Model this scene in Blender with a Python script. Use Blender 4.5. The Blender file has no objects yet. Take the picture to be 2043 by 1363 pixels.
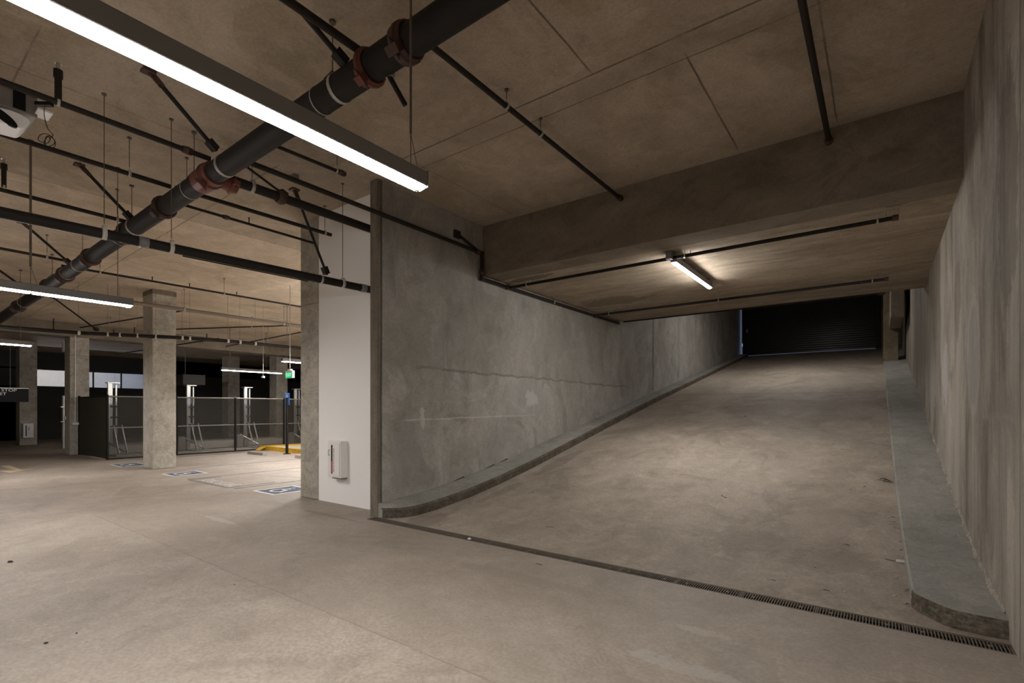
import bpy, math, random
from mathutils import Vector, Matrix
random.seed(7)
S = bpy.context.scene
COL = S.collection
# ------------------------------------------------------------------ camera frame (2043 x 1363)
F, YH, CX, CH = 993.0, 816.0, 1021.5, 1.5
YAW = math.atan2(1757 - CX, F)
c_, s_ = math.cos(YAW), math.sin(YAW)

def ray(u, v):
    r = (u - CX) / F
    return (c_ * r - s_, s_ * r + c_, (YH - v) / F)

def on_z(u, v, z):
    d = ray(u, v); k = (z - CH) / d[2]
    return Vector((d[0] * k, d[1] * k, z))

cam_d = bpy.data.cameras.new('camera'); cam = bpy.data.objects.new('camera', cam_d); COL.objects.link(cam)
cam.location = (0, 0, CH); cam.rotation_euler = (math.pi / 2, 0, YAW)
cam_d.sensor_width = 36; cam_d.lens = F / 2043 * 36; cam_d.shift_y = (YH - 681.5) / 2043
cam_d.clip_end = 300; cam_d.clip_start = 0.02
S.camera = cam
S.view_settings.view_transform = 'Standard'; S.view_settings.look = 'None'
S.view_settings.gamma = 1; S.view_settings.use_curve_mapping = False
S.view_settings.exposure = 0.0

# ------------------------------------------------------------------ constants of the place (metres)
XL, XR = -5.594, 0.667          # ramp walls
YD0, YD1 = 4.265, 4.425         # trench drain
YE = 4.42                       # end face of the ramp wall
YW = 4.69                       # white wall and first column row
YB, YC = 6.69, 12.35            # lowered slab over the ramp
ZC, ZR = 4.69, 3.82
YG = 26.6                       # shutter
RAMP = [(4.425, 0.0), (5.2, .045), (5.9, .12), (6.65, .235), (7.7, .425), (8.95, .68), (10.77, 1.06), (12.5, 1.41),
        (14.68, 1.84), (17, 2.28), (20.5, 2.95), (23, 3.43), (YG + .6, 4.12 + .1)]

def ramp_z(y):
    if y <= RAMP[0][0]: return 0.0
    for (a, za), (b, zb) in zip(RAMP, RAMP[1:]):
        if y <= b: return za + (zb - za) * (y - a) / (b - a)
    return RAMP[-1][1]

def on_ramp(u, v):
    d = ray(u, v); lo = None; k = 0.5
    while k < 60:
        x, y, z = d[0] * k, d[1] * k, CH + d[2] * k
        if z <= ramp_z(y): break
        k += 0.01
    return Vector((d[0] * k, d[1] * k, ramp_z(d[1] * k)))

def ceil_z(x):
    return ZC if x > -6.5 else ZC - .026 * (-6.5 - x) if x > -22 else 4.29

# ------------------------------------------------------------------ materials
MATS = {}
class NT:
    def __init__(s, name):
        s.m = bpy.data.materials.new(name); s.m.use_nodes = True
        s.t = s.m.node_tree; s.b = s.t.nodes['Principled BSDF']; MATS[name] = s.m
    def n(s, typ, **kw):
        x = s.t.nodes.new(typ)
        for k, v in kw.items(): setattr(x, k, v)
        return x
    def put(s, sock, v):
        if v is None: return
        if hasattr(v, 'links') or isinstance(v, bpy.types.NodeSocket): s.t.links.new(v, sock)
        else: sock.default_value = v
    def math(s, op, a, b=None, c=None, clamp=False):
        x = s.n('ShaderNodeMath', operation=op, use_clamp=clamp)
        s.put(x.inputs[0], a); s.put(x.inputs[1], b)
        if c is not None: s.put(x.inputs[2], c)
        return x.outputs[0]
    def sstep(s, v, a, b, lo=0.0, hi=1.0):
        x = s.n('ShaderNodeMapRange', interpolation_type='SMOOTHSTEP')
        s.put(x.inputs['Value'], v); s.put(x.inputs['From Min'], a); s.put(x.inputs['From Max'], b)
        s.put(x.inputs['To Min'], lo); s.put(x.inputs['To Max'], hi)
        return x.outputs['Result']
    def mix(s, f, a, b):
        x = s.n('ShaderNodeMix', data_type='RGBA')
        s.put(x.inputs[0], f); s.put(x.inputs[6], a); s.put(x.inputs[7], b)
        return x.outputs[2]
    def noise(s, vec, scale, detail=4, rough=.55, dist=0.0):
        x = s.n('ShaderNodeTexNoise'); s.put(x.inputs['Vector'], vec)
        x.inputs['Scale'].default_value = scale; x.inputs['Detail'].default_value = detail
        x.inputs['Roughness'].default_value = rough; x.inputs['Distortion'].default_value = dist
        return x.outputs[0]

def col(c, a=1.0): return (c[0], c[1], c[2], a)

def simple(name, c, rough=.6, metal=0.0, emit=None, strength=0.0, var=.0, spec=.5):
    t = NT(name); b = t.b
    b.inputs['Base Color'].default_value = col(c); b.inputs['Roughness'].default_value = rough
    b.inputs['Metallic'].default_value = metal; b.inputs['Specular IOR Level'].default_value = spec
    if var:
        g = t.n('ShaderNodeNewGeometry')
        n = t.noise(g.outputs['Position'], 6, 4)
        d = tuple(x * (1 - var) for x in c)
        t.put(b.inputs['Base Color'], t.mix(n, col(d), col(tuple(min(1, x * (1 + var)) for x in c))))
    if emit:
        b.inputs['Emission Color'].default_value = col(emit); b.inputs['Emission Strength'].default_value = strength
    return t.m

def concrete(name, dark, light, stretch=(1, 1, 1), scale=.55, fine=.5, rough=.75, bump=.25, marks=(), tint=None,
             contrast=(.32, .68), spec=.3, streaks=None, ridges=None, blot=.45, swirl=0):
    t = NT(name)
    g = t.n('ShaderNodeNewGeometry'); P = g.outputs['Position']
    mp = t.n('ShaderNodeMapping'); t.put(mp.inputs['Vector'], P); mp.inputs['Scale'].default_value = stretch
    V = mp.outputs[0]
    n1 = t.noise(V, scale, 6, .6, .4)
    n2 = t.noise(V, scale * 5.3, 5, .6, .3)
    n3 = t.noise(P, 38, 3, .6)
    n6 = t.noise(P, 8.5, 6, .68, .6)
    f = t.math('ADD', t.math('MULTIPLY', n1, .62), t.math('MULTIPLY', n2, .38))
    f = t.sstep(f, contrast[0], contrast[1])
    c = t.mix(f, col(dark), col(light))
    if tint:
        n4 = t.noise(V, scale * 1.7, 3, .5, 1.0)
        c = t.mix(t.sstep(n4, .5, .8, 0, .6), c, col(tint))
    n5 = t.noise(V, scale * 2.3, 8, .66, 1.1)
    c = t.mix(t.sstep(n5, .52, .64, 0, blot), c, col(tuple(x * .70 for x in dark)))
    c = t.mix(t.sstep(n5, .36, .47, blot * .8, 0), c, col(tuple(min(1, x * 1.22) for x in light)))
    if swirl:
        vo = t.n('ShaderNodeTexVoronoi'); t.put(vo.inputs['Vector'], P); vo.inputs['Scale'].default_value = 1.6
        sw = t.math('SINE', t.math('MULTIPLY', t.math('ADD', vo.outputs['Distance'], t.math('MULTIPLY', n2, .25)), 190))
        mk_ = t.sstep(t.noise(P, .9, 2, .5), .45, .65)
        c = t.mix(t.math('MULTIPLY', t.sstep(sw, .2, 1), t.math('MULTIPLY', mk_, swirl)), c, col(tuple(x * .8 for x in dark)))
    # fine speckle and pits
    sp = t.sstep(n3, .3, .7, 1 - .26 * fine, 1 + .20 * fine)
    sp = t.math('MULTIPLY', sp, t.sstep(n6, .32, .68, 1 - .15 * fine, 1 + .14 * fine))
    mm = t.n('ShaderNodeVectorMath', operation='SCALE'); t.put(mm.inputs[0], c); t.put(mm.inputs['Scale'], sp); c = mm.outputs[0]
    pit = t.n('ShaderNodeTexVoronoi'); t.put(pit.inputs['Vector'], P); pit.inputs['Scale'].default_value = 5.5
    pm = t.sstep(pit.outputs['Distance'], .022, .05, .55 * fine, 0)
    c = t.mix(pm, c, col(tuple(x * .45 for x in dark)))
    if streaks:
        ms = t.n('ShaderNodeMapping'); t.put(ms.inputs['Vector'], P); ms.inputs['Scale'].default_value = streaks[0]
        ns = t.noise(ms.outputs[0], 1.0, 5, .62, .25)
        c = t.mix(t.sstep(ns, .46, .70, 0, streaks[3]), c, col(streaks[1]))
        c = t.mix(t.sstep(ns, .30, .46, streaks[3], 0), c, col(streaks[2]))
    sep = t.n('ShaderNodeSeparateXYZ'); t.put(sep.inputs[0], P)
    ax = {'x': sep.outputs[0], 'y': sep.outputs[1], 'z': sep.outputs[2]}
    wob = t.math('SUBTRACT', t.noise(P, 3.1, 4, .6), .5)
    wob2 = t.math('SUBTRACT', t.noise(P, 14, 3, .6), .5)
    for mk in marks:
        if mk[0] == 'e':      # ellipse patch: axes, centre, radii, colour, strength, raggedness
            _, a, b, ca, cb, ra, rb, cc, st, rag = mk
            da = t.math('DIVIDE', t.math('SUBTRACT', ax[a], ca), ra); db = t.math('DIVIDE', t.math('SUBTRACT', ax[b], cb), rb)
            r = t.math('SQRT', t.math('ADD', t.math('MULTIPLY', da, da), t.math('MULTIPLY', db, db)))
            r = t.math('ADD', r, t.math('MULTIPLY', wob, rag * 2)); r = t.math('ADD', r, t.math('MULTIPLY', wob2, rag))
            m = t.sstep(r, .82, 1.08, st, 0)
            c = t.mix(m, c, col(cc))
        elif mk[0] == 'r':    # ring (edge of a plaster patch)
            _, a, b, ca, cb, ra, rb, cc, st, wd = mk
            da = t.math('DIVIDE', t.math('SUBTRACT', ax[a], ca), ra); db = t.math('DIVIDE', t.math('SUBTRACT', ax[b], cb), rb)
            r = t.math('SQRT', t.math('ADD', t.math('MULTIPLY', da, da), t.math('MULTIPLY', db, db)))
            r = t.math('ABSOLUTE', t.math('SUBTRACT', t.math('ADD', r, t.math('MULTIPLY', wob, .25)), 1))
            c = t.mix(t.sstep(r, 0, wd, st, 0), c, col(cc))
        elif mk[0] == 'l':    # line: a = const + slope*(b-b0) within b0..b1
            _, a, b, a0, sl, b0, b1, w, cc, st, wb = mk
            L = t.math('ADD', t.math('MULTIPLY', t.math('SUBTRACT', ax[b], b0), sl), a0)
            d = t.math('SUBTRACT', ax[a], L)
            d = t.math('ABSOLUTE', t.math('ADD', d, t.math('ADD', t.math('MULTIPLY', wob, wb), t.math('MULTIPLY', wob2, wb * .25))))
            m = t.sstep(d, w * .35, w, st, 0)
            m = t.math('MULTIPLY', m, t.sstep(ax[b], b0 - .05, b0 + .15)); m = t.math('MULTIPLY', m, t.sstep(ax[b], b1 - .15, b1 + .05, 1, 0))
            m = t.math('MULTIPLY', m, t.sstep(n2, .3, .55, .45, 1))
            c = t.mix(m, c, col(cc))
        elif mk[0] == 'v':    # colour scaled to stand for brighter light beyond a joint (axis below a0)
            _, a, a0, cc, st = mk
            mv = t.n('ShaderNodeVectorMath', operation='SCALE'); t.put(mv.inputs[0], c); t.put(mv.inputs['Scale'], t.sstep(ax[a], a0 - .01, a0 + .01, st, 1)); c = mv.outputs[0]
        elif mk[0] == 's':    # one side of a wobbly line is another shade: axis a vs const (for b in b0..b1)
            _, a, b, a0, b0, b1, w, cc, st, wb = mk
            d = t.math('ADD', t.math('SUBTRACT', ax[a], a0), t.math('MULTIPLY', wob, wb))
            m = t.sstep(d, -w, w, 0, st)
            m = t.math('MULTIPLY', m, t.sstep(ax[b], b0 - .4, b0 + .4)); m = t.math('MULTIPLY', m, t.sstep(ax[b], b1 - .4, b1 + .4, 1, 0))
            c = t.mix(m, c, col(cc))
    t.put(t.b.inputs['Base Color'], c)
    t.put(t.b.inputs['Roughness'], t.sstep(n2, .25, .75, rough - .1, min(1, rough + .12)))
    t.b.inputs['Specular IOR Level'].default_value = spec
    bp = t.n('ShaderNodeBump'); bp.inputs['Strength'].default_value = bump; bp.inputs['Distance'].default_value = .02
    h = t.math('ADD', t.math('MULTIPLY', n2, .8), t.math('MULTIPLY', n3, .12))
    if ridges:
        w = t.n('ShaderNodeTexWave', wave_type='BANDS', bands_direction='Y'); t.put(w.inputs['Vector'], P)
        w.inputs['Scale'].default_value = ridges; w.inputs['Distortion'].default_value = 1.2; w.inputs['Detail'].default_value = 2
        h = t.math('ADD', h, t.math('MULTIPLY', w.outputs[1], .22))
    t.put(bp.inputs['Height'], h); t.put(t.b.inputs['Normal'], bp.outputs[0])
    return t.m

DK = (.035, .028, .022)
floor_m = concrete('floor_concrete', (.265, .220, .182), (.40, .345, .295), swirl=.22, blot=.30, scale=.42, fine=.5, rough=.62, bump=.10, contrast=(.3, .7), spec=.35,
    marks=[('s', 'y', 'x', 2.13, -9.5, .9, .015, (.26, .215, .175), .22, .10),
           ('l', 'y', 'x', 2.135, .0, -9.0, .9, .010, (.12, .09, .07), .32, .04),
           ('l', 'x', 'y', -11.2, .0, -3, 4.2, .012, (.12, .09, .07), .4, .03),
           ('e', 'x', 'y', .15, 3.35, .17, .16, (.15, .125, .10), .35, .8),
           ('e', 'x', 'y', -.30, 2.72, .10, .12, (.15, .12, .095), .45, .6),
           ('e', 'x', 'y', -.95, 3.45, .22, .05, (.47, .43, .38), .3, 1.8),
           ('e', 'x', 'y', -.85, 2.9, .30, .07, (.46, .43, .40), .3, 1.8),
           ('e', 'x', 'y', -7.2, 3.05, .45, .05, (.50, .45, .39), .35, .8),
           ('e', 'x', 'y', -6.2, 4.1, .75, .05, (.19, .155, .125), .45, .6),
           ('e', 'x', 'y', -2.6, 3.6, .9, .10, (.22, .185, .15), .35, .8)])
ramp_m = concrete('ramp_concrete', (.25, .207, .168), (.40, .342, .285), blot=.4, stretch=(1.1, .8, 1), scale=.5, fine=.5, rough=.7, bump=.12, ridges=5.5,
    contrast=(.3, .7), spec=.25,
    marks=[('l', 'y', 'x', 15.1, .0, -5.2, .1, .05, (.10, .08, .06), .5, .1),
           ('e', 'x', 'y', -.35, 5.5, .35, .30, (.19, .165, .135), .3, 1.3),
           ('e', 'x', 'y', -1.15, 5.75, .5, .38, (.18, .155, .125), .32, 1.3),
           ('e', 'x', 'y', -1.0, 8.2, .4, .35, (.42, .37, .32), .25, .7),
           ('e', 'x', 'y', -.55, 7.0, .35, 1.1, (.40, .34, .28), .25, .6),
           ('e', 'x', 'y', -.1, 12.5, .3, .5, (.40, .37, .33), .3, .7),
           ('e', 'x', 'y', -4.9, 4.7, .25, .35, (.16, .13, .105), .5, .5),
           ('e', 'x', 'y', -4.85, 8.1, .16, .8, (.17, .14, .11), .5, .6),
           ('e', 'x', 'y', -4.85, 6.3, .12, .6, (.18, .15, .12), .4, .6)])
SEAM = (.10, .078, .055)
ceil_m = concrete('ceiling_concrete', (.37, .305, .232), (.53, .452, .362), scale=.38, fine=.35, rough=.85, bump=.18, contrast=(.3, .72), spec=.12,
    tint=(.36, .29, .19), blot=.4,
    marks=[('v', 'x', -9.2, None, 1.28),  # left bay's brighter light put into the slab colour past this joint
           ('l', 'y', 'x', 4.27, .0, -5.6, .9, .016, SEAM, .75, .02), ('l', 'y', 'x', 4.58, .0, -5.6, .9, .014, SEAM, .6, .02),
           ('l', 'y', 'x', 4.425, .0, -5.6, .9, .15, (.35, .30, .24), .22, .03),
           ('l', 'x', 'y', -2.205, .0, 1.0, 4.27, .014, SEAM, .8, .02), ('l', 'x', 'y', -1.41, .0, 4.5, 6.6, .014, SEAM, .8, .02),
           ('l', 'x', 'y', -.39, .0, 3.0, 6.6, .012, SEAM, .7, .02), ('l', 'x', 'y', -4.85, .0, 4.5, 6.6, .012, SEAM, .5, .02),
           ('l', 'y', 'x', 3.42, .0, -21, -6.3, .014, SEAM, .6, .03), ('l', 'y', 'x', 1.0, .0, -21, -5.6, .012, SEAM, .5, .03),
           ('l', 'x', 'y', -6.5, .0, -4, 4.6, .012, SEAM, .45, .03), ('l', 'x', 'y', -9.2, .0, -4, 12, .012, SEAM, .5, .03),
           ('l', 'x', 'y', -11.8, .0, -4, 12, .012, SEAM, .4, .03),
           ('e', 'x', 'y', -1.8, 3.4, .28, .22, (.30, .24, .10), .35, .7), ('e', 'x', 'y', -.1, 3.4, .5, .45, (.27, .21, .09), .35, .7)])
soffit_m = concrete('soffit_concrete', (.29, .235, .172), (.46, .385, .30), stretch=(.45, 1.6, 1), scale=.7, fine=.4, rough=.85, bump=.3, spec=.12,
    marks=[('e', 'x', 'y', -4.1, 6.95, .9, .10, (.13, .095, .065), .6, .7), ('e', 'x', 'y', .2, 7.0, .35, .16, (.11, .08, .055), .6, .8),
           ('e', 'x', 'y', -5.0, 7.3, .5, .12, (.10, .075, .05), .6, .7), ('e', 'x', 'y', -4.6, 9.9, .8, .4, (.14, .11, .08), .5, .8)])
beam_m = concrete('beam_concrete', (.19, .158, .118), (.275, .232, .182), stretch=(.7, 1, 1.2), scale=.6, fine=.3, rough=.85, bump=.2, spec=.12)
WLc = (.335, .325, .305)
wall_l_m = concrete('ramp_wall_plaster', (.27, .252, .222), (.40, .382, .350), blot=.5, stretch=(1, 1, .7), scale=.55, fine=.4, rough=.72, bump=.16, tint=(.335, .34, .33),
    spec=.25, contrast=(.35, .65),
    marks=[('l', 'z', 'y', 2.13, -.004, 5.1, 13, .03, (.10, .085, .07), .5, .13),
           ('s', 'z', 'y', 2.13, 4.4, 14, .03, (.205, .185, .155), .18, .13),
           ('l', 'z', 'y', 1.335, .012, 4.85, 8.4, .018, (.52, .49, .45), .7, .05),
           ('e', 'y', 'z', 5.27, 1.32, .045, .14, (.52, .49, .44), .75, 1.6),
           ('e', 'y', 'z', 8.25, 1.68, .22, .15, (.56, .53, .49), .85, 1.5),
           ('e', 'y', 'z', 8.1, 1.65, .75, .38, (.33, .32, .30), .45, .4),
           ('l', 'y', 'z', 14.8, .0, 2.0, 4.6, .10, (.06, .05, .04), .6, .15),
           ('l', 'y', 'z', 17.2, .0, 2.6, 4.9, .03, (.12, .11, .09), .4, .06), ('l', 'y', 'z', 19.2, .0, 2.9, 5.2, .03, (.12, .11, .09), .4, .06),
           ('e', 'y', 'z', 5.0, .9, .35, .5, (.30, .30, .29), .35, .8), ('e', 'y', 'z', 7.3, .9, .5, .4, (.30, .295, .28), .35, .8),
           ('e', 'y', 'z', 9.2, 2.9, 1.0, .55, (.28, .275, .255), .3, .6)])
RG = (.47, .44, .39)
wall_r_m = concrete('right_wall_plaster', (.22, .192, .155), (.43, .388, .335), blot=.7, stretch=(1, .9, .35), scale=.8, fine=.4, rough=.7, bump=.3, tint=(.20, .195, .18),
    spec=.25, contrast=(.36, .64), streaks=((1, 1.9, .13), (.42, .38, .33), (.115, .098, .076), .8),
    marks=[('e', 'y', 'z', 6.05, 1.98, .33, .50, (.31, .31, .305), .6, .9), ('r', 'y', 'z', 6.05, 1.98, .34, .50, RG, .4, .22),
           ('e', 'y', 'z', 4.55, 3.0, .32, .85, (.125, .105, .082), .55, .6), ('e', 'y', 'z', 7.2, 2.7, .3, .45, (.15, .128, .10), .5, .5),
           ('e', 'y', 'z', 5.25, 2.5, .2, .9, (.33, .30, .26), .4, .5), ('e', 'y', 'z', 5.45, .95, .16, .5, (.14, .118, .09), .5, .6),
           ('e', 'y', 'z', 8.5, 1.9, .33, .42, (.44, .425, .395), .8, .9), ('r', 'y', 'z', 8.5, 1.9, .35, .45, RG, .35, .2),
           ('e', 'y', 'z', 10.4, 2.0, .5, .7, (.35, .34, .32), .7, .5),
           ('r', 'y', 'z', 5.95, 2.75, .3, .25, RG, .3, .12),
           ('l', 'y', 'z', 4.18, .0, -1, 5, .012, DK, .8, .02), ('l', 'y', 'z', 9.6, .0, -1, 5, .05, (.10, .085, .07), .5, .1),
           ('s', 'y', 'z', 9.3, 2.2, 6, .35, (.125, .105, .08), .5, .4),
           ('e', 'y', 'z', 4.75, 1.35, .32, .4, (.29, .27, .245), .45, .5), ('e', 'y', 'z', 4.9, .75, .25, .35, (.26, .245, .22), .4, .6),
           ('l', 'z', 'y', 1.45, -.02, 4.2, 5.6, .03, (.33, .31, .28), .4, .2)])
core_m = concrete('dim_wall_concrete', (.15, .135, .115), (.22, .20, .17), scale=.5, rough=.8, bump=.15, spec=.15)
column_m = concrete('column_concrete', (.34, .312, .265), (.48, .448, .39), scale=1.3, fine=.6, rough=.78, bump=.22, spec=.2,
    marks=[('l', 'z', 'x', 3.25, .0, -60, 0, .015, (.14, .12, .095), .5, .01), ('l', 'z', 'x', 1.75, .0, -60, 0, .012, (.18, .16, .13), .3, .01)])
post_m = concrete('wall_end_concrete', (.16, .135, .105), (.25, .215, .175), stretch=(3, 3, .3), scale=1.4, rough=.8, bump=.3, spec=.2)
pil_m = concrete('stained_pilaster', (.12, .09, .055), (.22, .175, .12), scale=1.2, rough=.85, bump=.3, spec=.1)
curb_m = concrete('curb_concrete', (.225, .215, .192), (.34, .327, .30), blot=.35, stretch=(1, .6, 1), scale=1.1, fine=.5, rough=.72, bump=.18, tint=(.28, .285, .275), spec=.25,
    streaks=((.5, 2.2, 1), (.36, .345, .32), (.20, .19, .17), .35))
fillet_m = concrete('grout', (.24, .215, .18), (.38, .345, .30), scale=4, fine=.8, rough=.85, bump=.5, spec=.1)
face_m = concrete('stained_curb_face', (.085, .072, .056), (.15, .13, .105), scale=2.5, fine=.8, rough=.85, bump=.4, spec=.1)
rough_m = concrete('broken_curb_face', (.09, .078, .06), (.19, .165, .13), scale=6, fine=1.0, rough=.9, bump=.9, spec=.1)
NT_white = simple('white_wall_paint', (.93, .92, .91), .55, var=.01)
black_pipe = simple('black_painted_pipe', (.022, .019, .017), .6, .0, var=.3, spec=.2)
branch_pipe = simple('dark_branch_pipe', (.022, .017, .013), .55, .0, var=.3, spec=.25)
red_iron = simple('red_painted_iron', (.15, .045, .03), .5, 0, var=.3)
brown_iron = simple('brown_red_iron', (.07, .03, .022), .55, 0, var=.3)
galv = simple('galvanised_steel', (.50, .49, .46), .38, .75, var=.15)
white_strap = simple('pale_strap', (.62, .60, .55), .5, .1)
dull_rod = simple('dull_steel_rod', (.17, .15, .12), .5, .6)
housing_m = simple('dark_grey_housing', (.20, .195, .19), .5, .0)
white_plast = simple('white_plastic', (.84, .83, .82), .45)
grey_plast = simple('grey_equipment', (.22, .20, .18), .5, .2, var=.2)
black_plast = simple('black_plastic', (.006, .006, .006), .6, spec=.2)
red_print = simple('red_lettering', (.42, .06, .06), .5)
yellow_m = concrete('yellow_paint', (.62, .36, .03), (.80, .50, .05), scale=2, rough=.6, bump=.1)
pad_m = concrete('pale_pad_concrete', (.44, .38, .30), (.58, .50, .40), scale=1, rough=.7, bump=.1)
blue_m = concrete('worn_blue_paint', (.035, .055, .115), (.07, .10, .18), scale=5, rough=.7, bump=.05)
fadedblue_m = concrete('faded_blue_paint', (.11, .11, .15), (.26, .23, .21), scale=7, rough=.7, bump=.05)
wpaint_m = concrete('worn_white_paint', (.55, .53, .50), (.80, .78, .74), scale=6, rough=.6, bump=.05)
stripe_m = concrete('faded_stripe_paint', (.20, .18, .17), (.30, .26, .23), scale=5, rough=.6, bump=.05)
sign_blue = simple('sign_blue', (.03, .13, .42), .4)
sign_green = simple('exit_green', (.0, .42, .16), .4, emit=(.0, .75, .28), strength=.55)
sign_letter = simple('exit_letter', (.8, .8, .8), .4, emit=(.7, 1, .8), strength=.8)
chrome_m = simple('bare_steel', (.56, .56, .54), .3, .9, var=.15)
slat_m = simple('black_shutter_slat', (.016, .017, .019), .32, .2)
grate_m = simple('cast_iron_grate', (.135, .112, .088), .75, .1, var=.25)
hole_m = simple('drain_dark', (.01, .008, .006), .9)
leaf_m = simple('dried_leaf', (.045, .028, .016), .8, var=.4)
straw_m = simple('pale_straw', (.50, .42, .28), .7, var=.2)
chip_m = simple('pale_chip', (.50, .44, .35), .7, var=.2)
stone_m = simple('dark_stone', (.02, .018, .015), .7)
screen_m = simple('windscreen_fabric', (.030, .028, .016), .85, var=.35)
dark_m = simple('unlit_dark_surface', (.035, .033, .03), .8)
litwall_m = simple('pale_lit_wall', (.62, .62, .62), .7, var=.12)

def emit_mat(name, c, s):
    t = NT(name); t.b.inputs['Base Color'].default_value = (.8, .8, .8, 1)
    t.b.inputs['Emission Color'].default_value = col(c); t.b.inputs['Emission Strength'].default_value = s
    return t.m
LE = 150.0
led_m = emit_mat('led_diffuser', (1.0, .965, .925), LE)
led2_m = emit_mat('led_diffuser_ramp', (1.0, .965, .925), LE * 1.5)
ledf_m = emit_mat('led_diffuser_far', (1.0, .96, .92), LE * 1.25)
ledh_m = emit_mat('led_diffuser_added', (1.0, .965, .925), LE * 3.4)  # for added unseen lamps, boosted to lift bounce onto the left ceiling
ledb_m = emit_mat('led_diffuser_blue', (.42, .62, 1.0), LE * .55)

t = NT('clear_mesh_screen')
tr = t.n('ShaderNodeBsdfTransparent'); mx = t.n('ShaderNodeMixShader'); mx.inputs[0].default_value = .38
out = [n for n in t.t.nodes if n.type == 'OUTPUT_MATERIAL'][0]
t.b.inputs['Base Color'].default_value = (.05, .047, .04, 1); t.b.inputs['Roughness'].default_value = .9
t.put(mx.inputs[1], tr.outputs[0]); t.put(mx.inputs[2], t.b.outputs[0]); t.put(out.inputs[0], mx.outputs[0]); mesh_m = t.m
t = NT('clear_plastic')
t.b.inputs['Base Color'].default_value = (.85, .85, .85, 1); t.b.inputs['Roughness'].default_value = .25
t.b.inputs['Alpha'].default_value = .55; clear_m = t.m

# ------------------------------------------------------------------ mesh building
class MB:
    def __init__(s): s.v = []; s.f = []; s.sm = []
    def add(s, vs, fs, smooth=False):
        o = len(s.v); s.v += [tuple(v) for v in vs]; s.f += [tuple(i + o for i in f) for f in fs]; s.sm += [smooth] * len(fs); return s
    def box(s, x0, x1, y0, y1, z0, z1):
        vs = [(x, y, z) for z in (z0, z1) for y in (y0, y1) for x in (x0, x1)]
        return s.add(vs, [(0, 2, 3, 1), (4, 5, 7, 6), (0, 1, 5, 4), (2, 6, 7, 3), (0, 4, 6, 2), (1, 3, 7, 5)])
    def obox(s, c, ax, ay, az):   # oriented box: half-axis vectors
        c = Vector(c); vs = [c + ax * i + ay * j + az * k for k in (-1, 1) for j in (-1, 1) for i in (-1, 1)]
        return s.add(vs, [(0, 2, 3, 1), (4, 5, 7, 6), (0, 1, 5, 4), (2, 6, 7, 3), (0, 4, 6, 2), (1, 3, 7, 5)])
    def quad(s, a, b, c, d): return s.add([a, b, c, d], [(0, 1, 2, 3)])
    def cyl(s, p, q, r, n=12, r2=None, caps=True):
        p, q = Vector(p), Vector(q); d = (q - p)
        if d.length < 1e-6: return s
        d.normalize(); u = d.orthogonal().normalized(); w = d.cross(u); r2 = r if r2 is None else r2
        vs = []
        for i in range(n):
            a = 2 * math.pi * i / n; e = u * math.cos(a) + w * math.sin(a); vs += [p + e * r, q + e * r2]
        fs = [(2 * i, 2 * ((i + 1) % n), 2 * ((i + 1) % n) + 1, 2 * i + 1) for i in range(n)]
        s.add(vs, fs, True)
        if caps: s.add(vs[0::2], [tuple(reversed(range(n)))]); s.add(vs[1::2], [tuple(range(n))])
        return s
    def tube(s, pts, r, n=6):
        for a, b in zip(pts, pts[1:]): s.cyl(a, b, r, n)
        return s
    def ring(s, c, d, r0, r1, w, n=16):   # flat band around direction d, inner r0 outer r1 width w
        c, d = Vector(c), Vector(d).normalized(); u = d.orthogonal().normalized(); k = d.cross(u); vs = []
        for i in range(n):
            a = 2 * math.pi * i / n; e = u * math.cos(a) + k * math.sin(a)
            vs += [c + e * r0 - d * w / 2, c + e * r1 - d * w / 2, c + e * r1 + d * w / 2, c + e * r0 + d * w / 2]
        fs = []
        for i in range(n):
            a, b = 4 * i, 4 * ((i + 1) % n)
            for j in range(4): fs.append((a + j, b + j, b + (j + 1) % 4, a + (j + 1) % 4))
        return s.add(vs, fs, True)
    def prism(s, poly, a, b, axis='z'):   # polygon in the other two axes, extruded a..b
        n = len(poly)
        def P(p, t): return {'z': (p[0], p[1], t), 'y': (p[0], t, p[1]), 'x': (t, p[0], p[1])}[axis]
        vs = [P(p, a) for p in poly] + [P(p, b) for p in poly]
        fs = [tuple(reversed(range(n))), tuple(range(n, 2 * n))] + [(i, (i + 1) % n, n + (i + 1) % n, n + i) for i in range(n)]
        return s.add(vs, fs)
    def build(s, name, mat, parent=None, bevel=0, seg=2):
        o0 = ORG.get(parent.name, Vector((0, 0, 0))) if parent else Vector((0, 0, 0))
        me = bpy.data.meshes.new(name); me.from_pydata([tuple(Vector(v) - o0) for v in s.v], [], s.f)
        me.polygons.foreach_set('use_smooth', s.sm); me.update()
        o = bpy.data.objects.new(name, me); COL.objects.link(o)
        if mat: me.materials.append(mat)
        if parent: o.parent = parent; ORG[o.name] = o0
        if bevel:
            b = o.modifiers.new('bevel', 'BEVEL'); b.width = bevel; b.segments = seg; b.limit_method = 'ANGLE'
        return o
ORG = {}

def thing(name, label, cat, loc, group=None):
    o = bpy.data.objects.new(name, None); COL.objects.link(o); o.location = loc; o.empty_display_size = .1
    ORG[o.name] = Vector(loc); o['label'] = label; o['category'] = cat
    if group: o['group'] = group
    return o

def tag(o, label, cat, group=None):
    o['label'] = label; o['category'] = cat
    if group: o['group'] = group
    return o

def struct(o):
    o['kind'] = 'structure'; return o

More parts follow.
